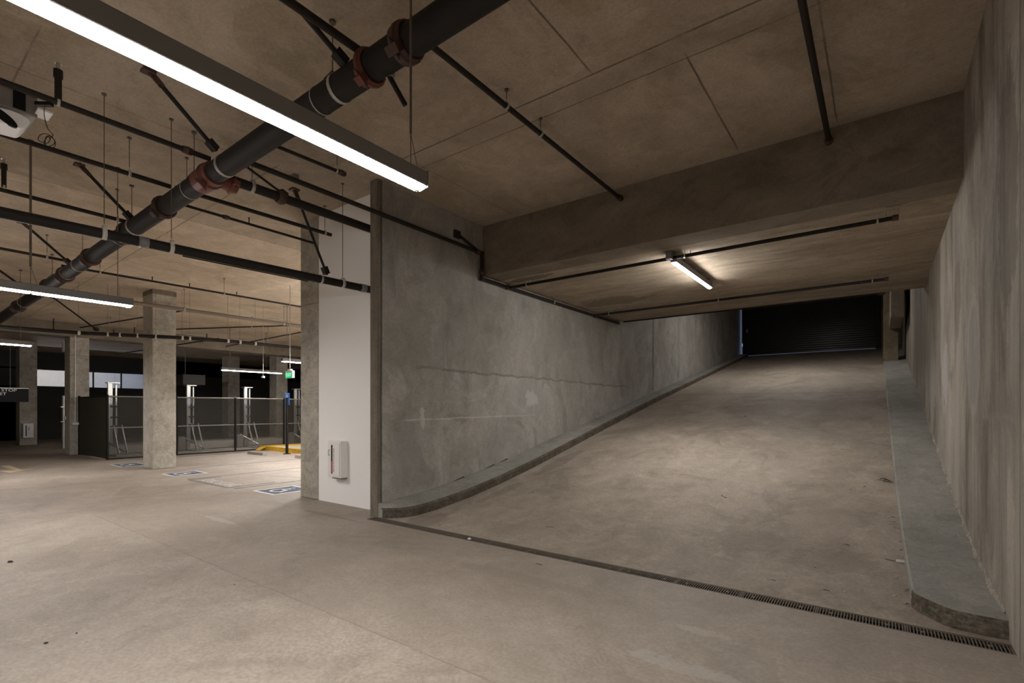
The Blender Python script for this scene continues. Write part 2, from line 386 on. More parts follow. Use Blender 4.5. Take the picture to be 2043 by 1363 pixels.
def text(name, s, size, mat, parent, loc, rot, extrude=.001, align='LEFT', sx=1.0):
    cu = bpy.data.curves.new(name, 'FONT'); cu.body = s; cu.size = size; cu.extrude = extrude; cu.align_x = align
    cu.align_y = 'CENTER'; cu.materials.append(mat)
    tmp = bpy.data.objects.new('tmp_text', cu); COL.objects.link(tmp); bpy.context.view_layer.update()
    me = bpy.data.meshes.new_from_object(tmp.evaluated_get(bpy.context.evaluated_depsgraph_get()))
    bpy.data.objects.remove(tmp); me.name = name
    o = bpy.data.objects.new(name, me); COL.objects.link(o); o.parent = parent
    o.location = Vector(loc) - ORG[parent.name]; o.rotation_euler = rot; o.scale = (sx, 1, 1); ORG[o.name] = ORG[parent.name]
    return o

# ================================================================== THE SETTING
m = MB()
m.quad((-46, -14, 0), (XR, -14, 0), (XR, YD0, 0), (-46, YD0, 0))
m.quad((-46, YD0, 0), (-5.62, YD0, 0), (-5.62, YD1, 0), (-46, YD1, 0))
m.quad((-46, YD1, 0), (XL, YD1, 0), (XL, YW + .1, 0), (-46, YW + .1, 0))
m.quad((-46, YW + .1, 0), (-7.4, YW + .1, 0), (-7.4, 31, 0), (-46, 31, 0))
m.box(-46, XR, -14, YD0, -.3, -.02)
struct(m.build('floor', floor_m))
m = MB(); xs = [XL - .05, -4, -2.5, -1, XR + .05]
ys = [YD1 + i * .25 for i in range(int((YG + .6 - YD1) / .25) + 1)]
for x0, x1 in zip(xs, xs[1:]):
    for y0, y1 in zip(ys, ys[1:]):
        m.quad((x0, y0, ramp_z(y0)), (x1, y0, ramp_z(y0)), (x1, y1, ramp_z(y1)), (x0, y1, ramp_z(y1)))
ro = struct(m.build('floor_ramp', ramp_m))
# drain channel
m = MB(); m.quad((-5.62, YD0, -.12), (XR, YD0, -.12), (XR, YD1, -.12), (-5.62, YD1, -.12))
m.quad((-5.62, YD0, 0), (XR, YD0, 0), (XR, YD0, -.12), (-5.62, YD0, -.12))
m.quad((-5.62, YD1, -.12), (XR, YD1, -.12), (XR, YD1, 0), (-5.62, YD1, 0))
m.quad((-5.62, YD0, -.12), (-5.62, YD1, -.12), (-5.62, YD1, 0), (-5.62, YD0, 0))
struct(m.build('floor_drain_channel', hole_m))
# ceiling (falls slightly to the left)
m = MB(); cx = [XR + .3, -6.5, -22, -46]
for a, b in zip(cx, cx[1:]):
    za, zb = ceil_z(a), ceil_z(b)
    m.add([(a, -14, za), (b, -14, zb), (b, 31, zb), (a, 31, za), (a, -14, za + .4), (b, -14, zb + .4), (b, 31, zb + .4), (a, 31, za + .4)] if a < -5 else
          [(a, -14, za), (b, -14, zb), (b, YB + .05, zb), (a, YB + .05, za), (a, -14, za + .4), (b, -14, zb + .4), (b, YB + .05, zb + .4), (a, YB + .05, za + .4)],
          [(0, 3, 2, 1), (4, 5, 6, 7), (0, 1, 5, 4), (2, 3, 7, 6), (1, 2, 6, 5), (3, 0, 4, 7)])
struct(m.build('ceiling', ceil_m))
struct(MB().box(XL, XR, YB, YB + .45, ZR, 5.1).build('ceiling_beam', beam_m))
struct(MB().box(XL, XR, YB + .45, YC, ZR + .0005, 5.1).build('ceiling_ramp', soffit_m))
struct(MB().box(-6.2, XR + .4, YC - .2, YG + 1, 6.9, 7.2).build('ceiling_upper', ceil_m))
struct(MB().box(XL, XR, YC - .2, YC, 5.1, 7.0).build('wall_over_ramp', core_m))
# walls
struct(MB().box(XL - .26, XL, YE + .09, YG + .4, -.02, 7.0).build('wall_ramp_left', wall_l_m))
struct(MB().box(XL - .155, XL + .004, YE, YE + .06, -.02, ZC).build('wall_ramp_left_end', post_m, bevel=.008))
struct(MB().box(XL - .15, XL - .05, YE + .055, YE + .1, -.02, ZC).build('wall_ramp_left_joint', dark_m))
struct(MB().box(XR, XR + .3, -14, YG + .4, -.1, 7.0).build('wall_right', wall_r_m))
struct(MB().box(-7.44, XL - .15, YW, YW + .15, 0, ZC + .05).build('wall_white', NT_white))
struct(MB().box(-7.9, XL - .2, YW + .16, 31, 0, ZC + .05).build('wall_core', core_m))
struct(MB().box(-46, XR + .3, -14.3, -14, -.1, 5).build('wall_back', core_m))
struct(MB().box(-46.3, -46, -14.3, 31, -.1, 5).build('wall_left', core_m))
struct(MB().box(-46, -7.4, 31, 31.3, -.1, 5).build('wall_far', core_m))
# far partition with a gap over it, header above and a pale wall behind
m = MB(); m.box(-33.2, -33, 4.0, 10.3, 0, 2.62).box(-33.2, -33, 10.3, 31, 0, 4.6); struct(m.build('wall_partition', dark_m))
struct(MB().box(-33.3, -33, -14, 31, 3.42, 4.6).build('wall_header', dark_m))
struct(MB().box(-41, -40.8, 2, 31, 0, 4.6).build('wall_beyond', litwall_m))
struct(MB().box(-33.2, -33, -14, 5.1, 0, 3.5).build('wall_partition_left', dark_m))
m = MB()
for y in (7.88, 9.07, 10.4, 6.9):
    m.box(-33.15, -33.05, y - .03, y + .03, 2.6, 3.45)
struct(m.build('trim_1', dark_m))
# concrete beam above the second column line
struct(MB().box(-21.9, -21.2, -14, 31, 3.86, 4.4).build('ceiling_beam_left', beam_m))
# reveal line on underside between beam and slab edges
struct(MB().box(-40, -33.3, 5.2, 5.5, 2.9, 3.0).build('trim_2', litwall_m))

# ================================================================== COLUMNS
def column(x0, x1, y0, y1, label, z1=None, z0=0.0, group='concrete columns of the garage'):
    t = thing('concrete_column', label, 'column', ((x0 + x1) / 2, (y0 + y1) / 2, z0), group)
    MB().box(x0, x1, y0, y1, z0, (z1 if z1 else ceil_z(x0) + .02)).build('shaft', column_m, t, bevel=.02)
    return t
column(-7.96, -7.43, YW - .015, YW + .5, 'concrete column standing at the left edge of the white wall')
c1 = column(-15.13, -14.48, 4.6, 5.12, 'wide concrete column standing free beside the painted wheelchair marking')
MB().box(-15.134, -14.476, 4.596, 5.124, 4.36, 4.47).build('formwork_band', post_m, c1)
c2 = column(-21.85, -21.2, 4.45, 4.95, 'concrete column with a thin white conduit at the dark fence end', 3.86)
m = MB(); m.cyl((-21.17, 4.58, 1.05), (-21.17, 4.58, 3.9), .014, 8); m.build('conduit', white_plast, c2)
MB().box(-21.2, -21.12, 4.5, 4.66, .98, 1.05).build('conduit_box', white_plast, c2)
MB().box(-21.75, -21.65, 4.42, 4.45, 1.15, 1.25).build('wall_switch', white_plast, c2)
MB().box(-22.2, -21.95, 4.45, 4.5, 3.43, 3.75).build('notice_plate', white_plast, c2)
c3 = column(-29.1, -28.4, 4.38, 4.92, 'dim concrete column far left with a small extinguisher cabinet on it')
column(-23.45, -22.8, 12.2, 12.75, 'concrete column far beyond the fence beside the green exit sign')
column(-28.4, -27.7, 12.2, 12.8, 'dim column in the dark beyond the fence behind the hanging lamp')

# white cabinet on the far left column
t = thing('extinguisher_cabinet', 'small white extinguisher cabinet on the dim far left column', 'fire extinguisher cabinet', (-28.39, 4.63, .31))
MB().box(-28.4, -28.24, 4.47, 4.78, .31, .90).build('body', white_plast, t, bevel=.01)
MB().box(-28.24, -28.235, 4.54, 4.57, .38, .82).build('window_slot', black_plast, t)
text('lettering', 'FIRE', .09, red_print, t, (-28.233, 4.64, .6), (math.pi / 2, -math.pi / 2, math.pi / 2))

# ================================================================== CURBS
def curb_profile(xw, xe_fn, y0, label, ends, rough=False):
    t = thing('curb', label, 'curb', (xw, y0, 0))
    return t
# left curb along the ramp wall, rounded nose
t = thing('ramp_curb', 'long low concrete curb with rounded nose along the left ramp wall', 'curb', (XL + .2, YE + .1, 0))
m = MB(); H = .135
def xe_left(y):
    k = min(1, max(0, (y - 4.43) / .42)); return XL + .43 * math.sqrt(max(0, 1 - (1 - k) ** 2)) + .0
yy = [4.43 + .42 * (1 - math.cos(i / 10 * math.pi / 2)) for i in range(11)] + [5 + i * .4 for i in range(54)]
yy = [y for y in yy if y < YG - .2]
rows = []
for y in yy:
    z = ramp_z(y); x = max(XL + .10, xe_left(y)) if y > 4.44 else XL + .10
    hh = H if y < 14.5 else H * .9
    up = .045 * min(1, max(0, (12 - y) / 3)) + .012
    rows.append([(XL, y, z - .05), (XL, y, z + hh + up), (x - .03, y, z + hh), (x, y, z + hh - .03), (x, y, z - .05)])
vs = [p for r in rows for p in r]; fs = []
for i in range(len(rows) - 1):
    for j in range(2): a = i * 5 + j; fs.append((a, a + 1, a + 6, a + 5))
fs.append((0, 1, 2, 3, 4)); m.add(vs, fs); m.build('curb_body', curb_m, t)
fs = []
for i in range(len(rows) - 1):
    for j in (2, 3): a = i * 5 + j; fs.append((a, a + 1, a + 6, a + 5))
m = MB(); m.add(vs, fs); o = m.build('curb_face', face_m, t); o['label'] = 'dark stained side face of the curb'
m = MB(); rj = [y for y in yy if y > 4.6]
for a, b in zip(rj, rj[1:]):
    if 5.2 < a < 9 and math.sin(a * 2.1) + math.sin(a * 5.7) > .1: m.quad((XL + .001, a, ramp_z(a) + H + .05), (XL + .02, a, ramp_z(a) + H + .058), (XL + .02, b, ramp_z(b) + H + .058), (XL + .001, b, ramp_z(b) + H + .075))
m.build('joint_gap', dark_m, t)
# right curb, broken rough nose
t = thing('ramp_curb', 'wide concrete curb with a rough broken end along the right wall', 'curb', (XR - .25, 4.5, 0))
pts = [(4.82, .190), (5.4, .180), (7.5, .155), (10, .135), (12, .120), (15, .105), (18, .09), (20.4, .075), (26.4, .03)]
def xe_right(y):
    if y <= pts[0][0]: return pts[0][1]
    for (a, p), (b, q) in zip(pts, pts[1:]):
        if y <= b: return p + (q - p) * (y - a) / (b - a)
    return pts[-1][1]
rows = []; yy = [4.82 + i * .3 for i in range(73)]
for y in yy:
    z = ramp_z(y); x = xe_right(y); hh = .115
    rows.append([(XR, y, z - .05), (XR, y, z + hh + .01), (x + .012, y, z + hh), (x, y, z + hh - .012), (x - .002, y, z - .05)])
vs = [p for r in rows for p in r]; fs = []
for i in range(len(rows) - 1):
    for j in range(4): a = i * 5 + j; fs.append((a, a + 5, a + 6, a + 1))
m = MB(); m.add(vs, fs)
g = MB(); gy = [4.6 + i * .2 for i in range(40)]
for a, b in zip(gy, gy[1:]):
    wa, wb = .018 + .010 * math.sin(a * 9), .018 + .010 * math.sin(b * 9)
    g.quad((XR - wa, a, max(ramp_z(a), .015) + .127), (XR - .001, a, ramp_z(a) + .16 + .01 * math.sin(a * 5)), (XR - .001, b, ramp_z(b) + .16 + .01 * math.sin(b * 5)), (XR - wb, b, max(ramp_z(b), .015) + .127))
g.build('grout_fillet', fillet_m, t)
# nose: top polygon from y=4.62 towards a ragged edge
top = [(.190, 4.82), (.196, 4.77), (.215, 4.72), (.25, 4.675), (.30, 4.62), (.35, 4.565), (.40, 4.53), (.48, 4.515), (.57, 4.51), (XR, 4.51)]
zn = ramp_z(4.82) + .115
m.add([(x, y, zn - .012 * (4.82 - y) / .3) for x, y in top] + [(XR, 4.82, zn + .01)], [tuple(range(len(top) + 1))])
m.build('curb_body', curb_m, t)
m = MB(); bot = []
for i, (x, y) in enumerate(top): bot.append((x - .006 * (i < 9), y - .012 - random.uniform(0, .02) if i else y, 0))
N = 6; grid = []
for k in range(N + 1):
    f = k / N; grid.append([(a[0] + (b[0] - a[0]) * f + random.uniform(-.004, .004) * (0 < k < N), a[1] + (b[1] - a[1]) * f + random.uniform(-.012, .008) * (0 < k < N), (zn - .012 * (4.82 - a[1]) / .3) * (1 - f) + ramp_z(b[1]) * f - .004 * f) for a, b in zip(top, bot)])
n = len(top); vs = [p for g in grid for p in g]
m.add(vs, [(k * n + i, (k + 1) * n + i, (k + 1) * n + i + 1, k * n + i + 1) for k in range(N) for i in range(n - 1)])
nose = m.build('broken_face', rough_m, t); nose['label'] = 'rough broken concrete face with exposed aggregate'

# pilaster and corbel at the ramp head, right
t = thing('concrete_pilaster', 'narrow concrete column on the right curb near the black shutter', 'column', (.27, 20.8, ramp_z(20.6) + .14))
MB().box(.07, .47, 20.6, 21.2, ramp_z(20.6) + .10, 6.89).build('shaft', pil_m, t, bevel=.02)
MB().box(.23, .53, 17.9, 20.62, 4.13, 6.9).build('corbel_beam', beam_m, t, bevel=.01)

# ================================================================== DRAIN GRATES
NG = 12; W = (XR - .003 + 5.614) / NG
m = MB(); ns = 28; mg = .018
m.box(0.002, W - .002, YD0 + .006, YD0 + .017, -.006, -.002); m.box(0.002, W - .002, YD1 - .017, YD1 - .006, -.006, -.002)
p = (W - .004) / ns
for i in range(ns + 1):
    x = .002 + i * p; w = .0037
    if i in (0, ns): m.box(max(.002, x - .009), min(W - .002, x + .009), YD0 + .016, YD1 - .016, -.006, -.002)
    else: m.box(x - w, x + w, YD0 + .016, YD1 - .016, -.006, -.0025)
m.box(.08, .10, YD0 + .065, YD1 - .065, -.006, -.0022); m.box(W - .12, W - .10, YD0 + .065, YD1 - .065, -.006, -.0022)
g0 = m.build('drain_grate', grate_m)
for i in range(NG):
    g = g0 if i == 0 else g0.copy()
    if i: COL.objects.link(g)
    g.location = (-5.614 + i * W, 0, 0)
    lab = 'slotted iron drain grate section in the line crossing the foot of the ramp'
    if i == 0: lab = 'drain grate section at the left end, beside the ramp wall corner'
    if i == NG - 1: lab = 'drain grate section at the right end, under the broken curb'
    tag(g, lab, 'drain grate', 'drain grates across the foot of the ramp')
m = MB(); m.box(-5.62, XR, YD0 - .003, YD0 + .006, -.03, .001); m.box(-5.62, XR, YD1 - .006, YD1 + .003, -.03, .001)
tag(m.build('trench_edging', grate_m), 'thin iron edging strips around the trench drain grates', 'drain edging')

# ================================================================== LIGHTS
def fixture(x, y0, y1, z, label, led, segs=1, rods=(), w=.050, sensor=False, group='hanging linear lamps', stub=True):
    t = thing('linear_light', label, 'ceiling light', (x, (y0 + y1) / 2, z), group)
    m = MB(); prof = [(-w * .93, z), (-w, z + .004), (-w, z + .084), (-w * .9, z + .092), (w * .9, z + .092), (w, z + .084), (w, z + .004), (w * .93, z)]
    m.prism([(x + a, b) for a, b in prof], y0, y1, 'y'); m.build('housing', housing_m, t)
    L = (y1 - y0) / segs
    for i in range(segs):
        a, b = y0 + i * L + .012, y0 + (i + 1) * L - .012
        pr = [(-w * .92, .02), (-w * .90, -.004), (-w * .66, -.017), (0, -.022), (w * .66, -.017), (w * .90, -.004), (w * .92, .02)]
        MB().prism([(x + q, z + r) for q, r in pr], a, b, 'y').build('diffuser', led, t)
    for y in (y0, y1):
        s = .006 if y == y1 else -.006
        MB().box(x - w - .003, x + w + .003, min(y, y + s), max(y, y + s), z - .006, z + .096).build('end_cap', housing_m, t)
    for k, (ry, r) in enumerate(rods):
        zc = ceil_z(x) if y0 < YB or x < -6 else ZR
        rd = MB(); 
        if r > .006:
            rd.cyl((x, ry, z + .30), (x, ry, zc), r, 8); rd.cyl((x, ry, z + .1), (x, ry, z + .32), .003, 6)
            rd.cyl((x, ry, z + .30), (x, ry + .06, z + .10), .0022, 5)
        else: rd.cyl((x, ry, z + .1), (x, ry, zc), r, 6)
        rd.cyl((x, ry, zc - .02), (x, ry, zc), .03, 10)
        rd.build('hanger_rod', dull_rod, t)
    if sensor:
        MB().cyl((x + .012, y1 - .05, z - .036), (x + .012, y1 - .05, z - .018), .014, 10).build('sensor', white_plast, t)
    return t
fixture(-2.29, -.35, 2.15, 2.87, 'large bright linear lamp hanging nearest, across the upper left', led_m, 1, [(2.06, .0075), (.2, .0075)], sensor=True)
fixture(-8.01, .36, 2.31, 2.87, 'bright linear lamp in two lengths at the left edge, below the pipes', led_m, 2, [(1.33, .012), (2.16, .0045)], sensor=True)
fixture(-14.8, .55, 2.47, 2.87, 'small distant linear lamp at the far left edge', ledf_m, 2, [(1.5, .008), (2.3, .004)])
fixture(-18.7, 8.02, 10.2, 2.88, 'distant linear lamp hanging in front of the dark area beyond the fence', ledf_m, 1, [(8.3, .008), (9.6, .008)])
fixture(-13.9, 7.6, 9.6, 2.88, 'short stretch of linear lamp beside the exit sign and column edge', ledf_m, 1, [(7.75, .006), (9.3, .006)])
t = fixture(-2.47, 7.36, 9.32, 3.68, 'linear lamp mounted under the low slab over the ramp', led2_m, 1, [(7.35, .006), (9.2, .006)], w=.036)
MB().box(-2.54, -2.46, 7.22, 7.30, 3.70, 3.82).build('mounting_bracket', housing_m, t)
# unseen lamps added for more light, and the one inferred beyond the slab edge
for (x, y0, y1, z, e, l) in [(-2.29, -6.5, -4.3, 2.87, led_m, 'unseen linear lamp added behind the viewpoint near the right wall'),
                      (-8.01, -6.5, -4.3, 2.87, led_m, 'unseen linear lamp added behind the viewpoint in the middle row'),
                      (-14.8, -6.5, -4.3, 2.87, led_m, 'unseen linear lamp added behind the viewpoint in the far row'),
                      (-10.6, 7.4, 9.4, 2.9, ledh_m, 'unseen linear lamp added behind the column at the white wall'),
                      (-10.6, 13.4, 15.4, 2.9, ledh_m, 'second unseen linear lamp added behind the column at the white wall'),
                      (-2.4, 16.8, 18.6, 5.7, led_m, 'linear lamp high above the top of the ramp behind the slab'),
                      (-36.5, 5.2, 8.2, 2.3, ledf_m, 'unseen linear lamp added behind the far partition to light the wall'),
                      (-36.5, 9.4, 12.4, 2.3, ledb_m, 'unseen bluish lamp added behind the far partition to light the wall')]:
    t = thing('linear_light', l, 'ceiling light', (x, (y0 + y1) / 2, z), 'lamps out of view')
    MB().box(x - .045, x + .045, y0, y1, z + .03, z + .10).build('housing', housing_m, t)
    if x > -30: MB().box(x - .052, x + .052, y0 + .01, y1 - .01, z + .018, z + .029).build('diffuser', e, t)
    else: MB().box(x - .045, x + .045, y0, y1, z + .101, z + .14).build('diffuser', e, t)
    MB().cyl((x, y0 + .3, z + .1), (x, y0 + .3, 6.9 if y0 > 15 else ceil_z(x)), .005, 6).build('hanger_rod', dull_rod, t)

# ================================================================== PIPES
def hanger(t, p, r, zc, name='hanger', strap=galv, rod=.0045, w=.03, d=(0, 1, 0)):
    p = Vector(p)
    h = MB().cyl((p.x, p.y, p.z + r + .05), (p.x, p.y, zc), rod, 6).cyl((p.x, p.y, zc - .015), (p.x, p.y, zc), .022, 8).build('hanger_rod', dull_rod, t)
    m = MB(); m.ring(p, d, r + .001, r + .006, w, 18)
    dd = Vector(d).normalized(); sd = dd.cross(Vector((0, 0, 1)))
    m.add([p + sd * r * .8 + Vector((0, 0, r * .6)), p - sd * r * .8 + Vector((0, 0, r * .6)), p + Vector((0, 0, r + .055))], [(0, 1, 2)])
    m.ring(p + Vector((0, 0, r * .75)), d, r * .85, r * .95, w * .8, 14)
    s = m.build('hanger_ring', strap, t)

def band(t, p, d, r, w, mat=galv, name='strap'):
    return MB().ring(p, d, r + .001, r + .006, w, 20).build(name, mat, t)

def coupling(t, p, d, r, mat, lugs=True, w=.07, ang=0.6, name='coupling'):
    p = Vector(p); d = Vector(d).normalized(); m = MB()
    e1 = .022 if r > .05 else .010
    m.ring(p, d, r, r + e1, w, 18); m.ring(p, d, r, r + e1 * 1.45, w * .35, 18)
    if lugs:
        u = d.cross(Vector((0, 0, 1))).normalized(); k = d.cross(u)
        e = u * math.cos(ang) + k * math.sin(ang); q = d.cross(e)
        for s in (-1, 1):
            c = p + e * s * (r + .045)
            m.obox(c, d * w * .5, e * .03, q * .032); m.cyl(c - q * .07, c + q * .07, .011, 8); m.cyl(c - q * .055, c - q * .035, .019, 6); m.cyl(c + q * .035, c + q * .055, .019, 6)
    return m.build(name, mat, t)

YM = 2.42
def zmain(x): return 4.12 - .0155 * max(0, -x - 2)
def ymain(x): return 2.40 + .006 * (-x - 2)
A = (0, 1, 0); B = (1, 0, 0)
t = thing('sprinkler_main', 'thick black sprinkler main pipe running diagonally across the ceiling', 'pipe', (-8, ymain(-8), zmain(-8)), 'sprinkler pipes under the ceiling')
R = .108
xs = [-.9, -3.13, -5.93, -8.62, -11.6, -14.2, -20.5]
for a, b in zip(xs, xs[1:]):
    MB().cyl((a, ymain(a), zmain(a)), (b, ymain(b), zmain(b)), R, 28).build('pipe_length', black_pipe, t)
def pm(x, dy=0, dz=0): return (x, ymain(x) + dy, zmain(x) + dz)
coupling(t, pm(-3.13), B, R, red_iron, True, .07, 1.0)
coupling(t, pm(-2.72), B, R, brown_iron, True, .11, .75)
coupling(t, pm(-5.93), B, R, red_iron, True, .09, .9); 
m = MB().cyl(pm(-5.80), pm(-6.15), R + .018, 24); m.cyl(pm(-5.97), pm(-5.97, .24), .07, 18); m.ring(pm(-5.97, .25), A, .055, .085, .08, 18)
for s in (-1, 1): m.obox(pm(-5.97 + s * .10, .25), Vector((.03, 0, 0)), Vector((0, .035, 0)), Vector((0, 0, .025))); m.cyl(pm(-5.97 + s * .10, .25, -.06), pm(-5.97 + s * .10, .25, .06), .011, 8)
m.build('tee_fitting', red_iron, t)
for x, mt, l, w, an in [(-7.25, brown_iron, True, .09, .8), (-8.62, brown_iron, True, .07, 1.3), (-10.4, brown_iron, True, .07, .8), (-12.0, brown_iron, True, .07, .9), (-13.3, brown_iron, True, .08, 1.2), (-16.2, brown_iron, True, .07, .8)]:
    coupling(t, pm(x), B, R, mt, l, w, an)
for x, w in [(-3.52, .035), (-3.78, .012), (-5.55, .045), (-6.45, .012), (-8.3, .045), (-8.95, .012), (-11.1, .03), (-11.9, .03), (-15.6, .04)]:
    band(t, pm(x), B, R, w)
for x in (-3.62, -6.35, -8.45, -10.9, -13.0, -16.0):
    MB().cyl(pm(x, 0, R + .05), (x, ymain(x), ceil_z(x)), .005, 6).cyl(pm(x, -.08, R * .7), pm(x, 0, R + .08), .005, 6).cyl(pm(x, .08, R * .7), pm(x, 0, R + .08), .005, 6).cyl((x, ymain(x), ceil_z(x) - .02), (x, ymain(x), ceil_z(x)), .028, 8).build('hanger_rod', dull_rod, t)

# diagonal braces from ceiling to the main
def brace(p, q, label, tail=.0, r=.021, group='diagonal pipe braces', q_ext=None):
    p, q = Vector(p), Vector(q); d = (q - p).normalized()
    t = thing('pipe_brace', label, 'pipe brace', p, group)
    MB().cyl(p + d * .12, q + d * tail, r, 10).build('strut', black_pipe, t)
    m = MB(); u = d.cross(Vector((0, 0, 1))).normalized()
    m.obox(p + d * .10, d * .05, u * .028, d.cross(u) * .012); m.obox(p + Vector((0, 0, -.015)), Vector((.05, 0, 0)), Vector((0, .05, 0)), Vector((0, 0, .012)))
    m.obox(p + d * .05, d * .06, u * .012, d.cross(u) * .025)
    m.build('ceiling_bracket', brown_iron, t)
    m = MB(); m.obox(q - d * .06, d * .05, u * .035, d.cross(u) * .035); m.cyl(q - d * .06 - u * .05, q - d * .06 + u * .05, .009, 6); m.build('clamp', black_pipe, t)
    return t
brace((-3.40, 1.45, 4.66), (-3.33, 2.34, 4.17), 'black brace above the nearest lamp, at the upper red coupling', tail=-.02)
t = thing('pipe_stub', 'short black pipe stub poking out below the thick main pipe', 'pipe', (-2.97, 2.44, 4.0)); MB().cyl((-3.0, 2.46, 4.05), (-2.93, 2.58, 3.83), .02, 10).build('tube', black_pipe, t); MB().obox((-2.99, 2.48, 4.03), Vector((.03, 0, 0)), Vector((0, .025, 0)), Vector((0, 0, .02))).build('clamp', galv, t)
brace((-5.45, 1.70, 4.64), (-5.62, 2.36, 4.22), 'diagonal brace meeting the main pipe at the red tee')
brace((-8.15, 1.80, 4.60), (-8.25, 2.38, 4.10), 'diagonal brace to the main pipe left of the red tee')
brace((-11.2, 1.75, 4.54), (-11.35, 2.40, 4.02), 'diagonal brace to the main pipe behind the lower black pipe')
brace((-14.4, 1.75, 4.46), (-14.5, 2.42, 3.96), 'leftmost diagonal brace to the main pipe above the left lamp')

def run(name, pts, r, label, mat=branch_pipe, hang=(), nip=(), caps=True, group='sprinkler pipes under the ceiling', heads=(), strap=galv, fit=None):
    t = thing(name, label, 'pipe', pts[0], group)
    m = MB()
    for a, b in zip(pts, pts[1:]): m.cyl(a, b, r, 14)
    for a in pts[1:-1]: m.cyl(Vector(a) - Vector((0, 0, r)), Vector(a) + Vector((0, 0, r)), r * 1.3, 10)
    m.build('pipe_length', mat, t)
    for f in hang:
        a, b = max(((Vector(q), Vector(w_)) for q, w_ in zip(pts, pts[1:])), key=lambda e: (e[1] - e[0]).length); p = a + (b - a) * f
        hanger(t, p, r, ceil_z(p.x) if not (XL < p.x and YB < p.y) else ZR, strap=strap, d=(b - a), w=.028 if r < .04 else .04)
    for p in nip:      # upright sprinkler on a nipple
        p = Vector(p[:3]); 
        n = MB().cyl(p, p + Vector((0, 0, .22)), r * .95, 12).cyl(p + Vector((0, 0, .22)), p + Vector((0, 0, .29)), r * 1.25, 12)
        s = n.build('riser_nipple', mat, t)
        MB().cyl(p + Vector((0, 0, .29)), p + Vector((0, 0, .34)), r * .6, 10).cyl(p + Vector((0, 0, .345)), p + Vector((0, 0, .35)), r * 1.1, 12).build('sprinkler_head', galv, s)
        band(t, p + Vector((0, .0, 0)), A, r, .02, white_strap)
    for p in heads:
        p = Vector(p); MB().cyl(p, p + Vector((0, 0, .09)), r * .5, 8).cyl(p + Vector((0, 0, .09)), p + Vector((0, 0, .095)), r * .9, 10).build('sprinkler_head', brown_iron, t)
    if fit:
        for p, d in fit: coupling(t, p, d, r, brown_iron, False, .09)
    return t
zP = 4.25
run('sprinkler_branch', [(-5.93, -3.5, zP), (-5.93, ymain(-6), zP)], .027, 'dark pipe joining the red tee from the upper left', hang=(.3,), nip=[(-5.93, 1.165, zP)], fit=[((-5.93, 2.2, zP), A)])
run('sprinkler_branch', [(XL + .055, ymain(-5.6), 4.19), (XL + .055, 6.60, 4.19), (XL + .055, 6.60, ZR - .07), (XL + .055, 12.2, ZR - .07)], .030,
    'long dark pipe along the top of the ramp wall, stepping down under the beam', hang=(.42,), fit=[((XL + .055, 6.5, 4.19), A), ((XL + .055, 6.60, 3.86), (0, 0, 1)), ((XL + .055, 7.35, ZR - .07), A), ((XL + .055, 10.85, ZR - .07), A)])
run('sprinkler_branch', [(-5.97, ymain(-6) + .2, 4.12), (-5.97, YW + .05, 4.12)], .055, 'thick black pipe from the red tee into the white wall', black_pipe, hang=(.13,), fit=[((-5.97, 3.25, 4.12), A)])
run('sprinkler_branch', [(-7.09, -3.5, zP), (-7.06, ymain(-7), zP)], .027, 'dark pipe crossing in front of the hanging coil of wire', hang=(.93,))
run('sprinkler_branch', [(-7.05, ymain(-7) + .05, zP), (-6.98, 4.62, zP)], .027, 'dark capped pipe ending just before the white wall', hang=(.06, .95))
run('sprinkler_branch', [(-8.74, -3.5, zP), (-8.74, ymain(-8.7) + .0, zP - .05)], .026, 'dark pipe above the lower black pipe on the left', hang=(.985,), nip=[(-8.74, 1.21, zP)])
run('sprinkler_branch', [(-7.55, ymain(-7.5) + .1, zP + .0), (-7.55, 4.75, zP)], .019, 'thin dark pipe between two thicker ones, ending behind the first column', hang=(), heads=[(-7.55, 3.62, zP)], fit=[((-7.55, 3.3, zP), A)])
run('sprinkler_branch', [(-11.75, -3.5, 4.20), (-11.75, ymain(-11.7), 4.16)], .024, 'dark pipe above the left lamp, meeting the main pipe', hang=(.95,))
run('sprinkler_branch', [(-12.3, ymain(-12.3), 4.18), (-12.25, 12, 4.20)], .022, 'thin dark pipe running over the free standing column', hang=(.06, .3), heads=[(-12.28, 3.9, 4.18), (-12.28, 4.6, 4.18), (-12.27, 5.6, 4.18)])
run('sprinkler_branch', [(-3.0, ymain(-3) + .06, 4.18), (-3.0, 2.80, 4.52), (-3.0, YB - .03, 4.52)], .026, 'dark pipe from the main pipe to the beam above the ramp', hang=(.30, .46), fit=[((-3.0, YB - .05, 4.52), A)])
run('sprinkler_branch', [(-3.18, -1, 4.25), (-3.18, ymain(-3.2) - .03, 4.22)], .030, 'dark pipe entering the main pipe above the nearest lamp')
run('sprinkler_branch', [(-.47, 2.0, 4.53), (-.47, YB - .02, 4.53)], .028, 'short dark pipe under the ceiling near the right wall', fit=[((-.47, YB - .05, 4.53), A)])
run('sprinkler_branch', [(-5.40, 2.78, 4.42), (-5.32, 3.70, 4.40)], .020, 'short capped pipe just above the nearest lamp and wall pipe', hang=(.9,), fit=[((-5.32, 3.67, 4.40), A)])
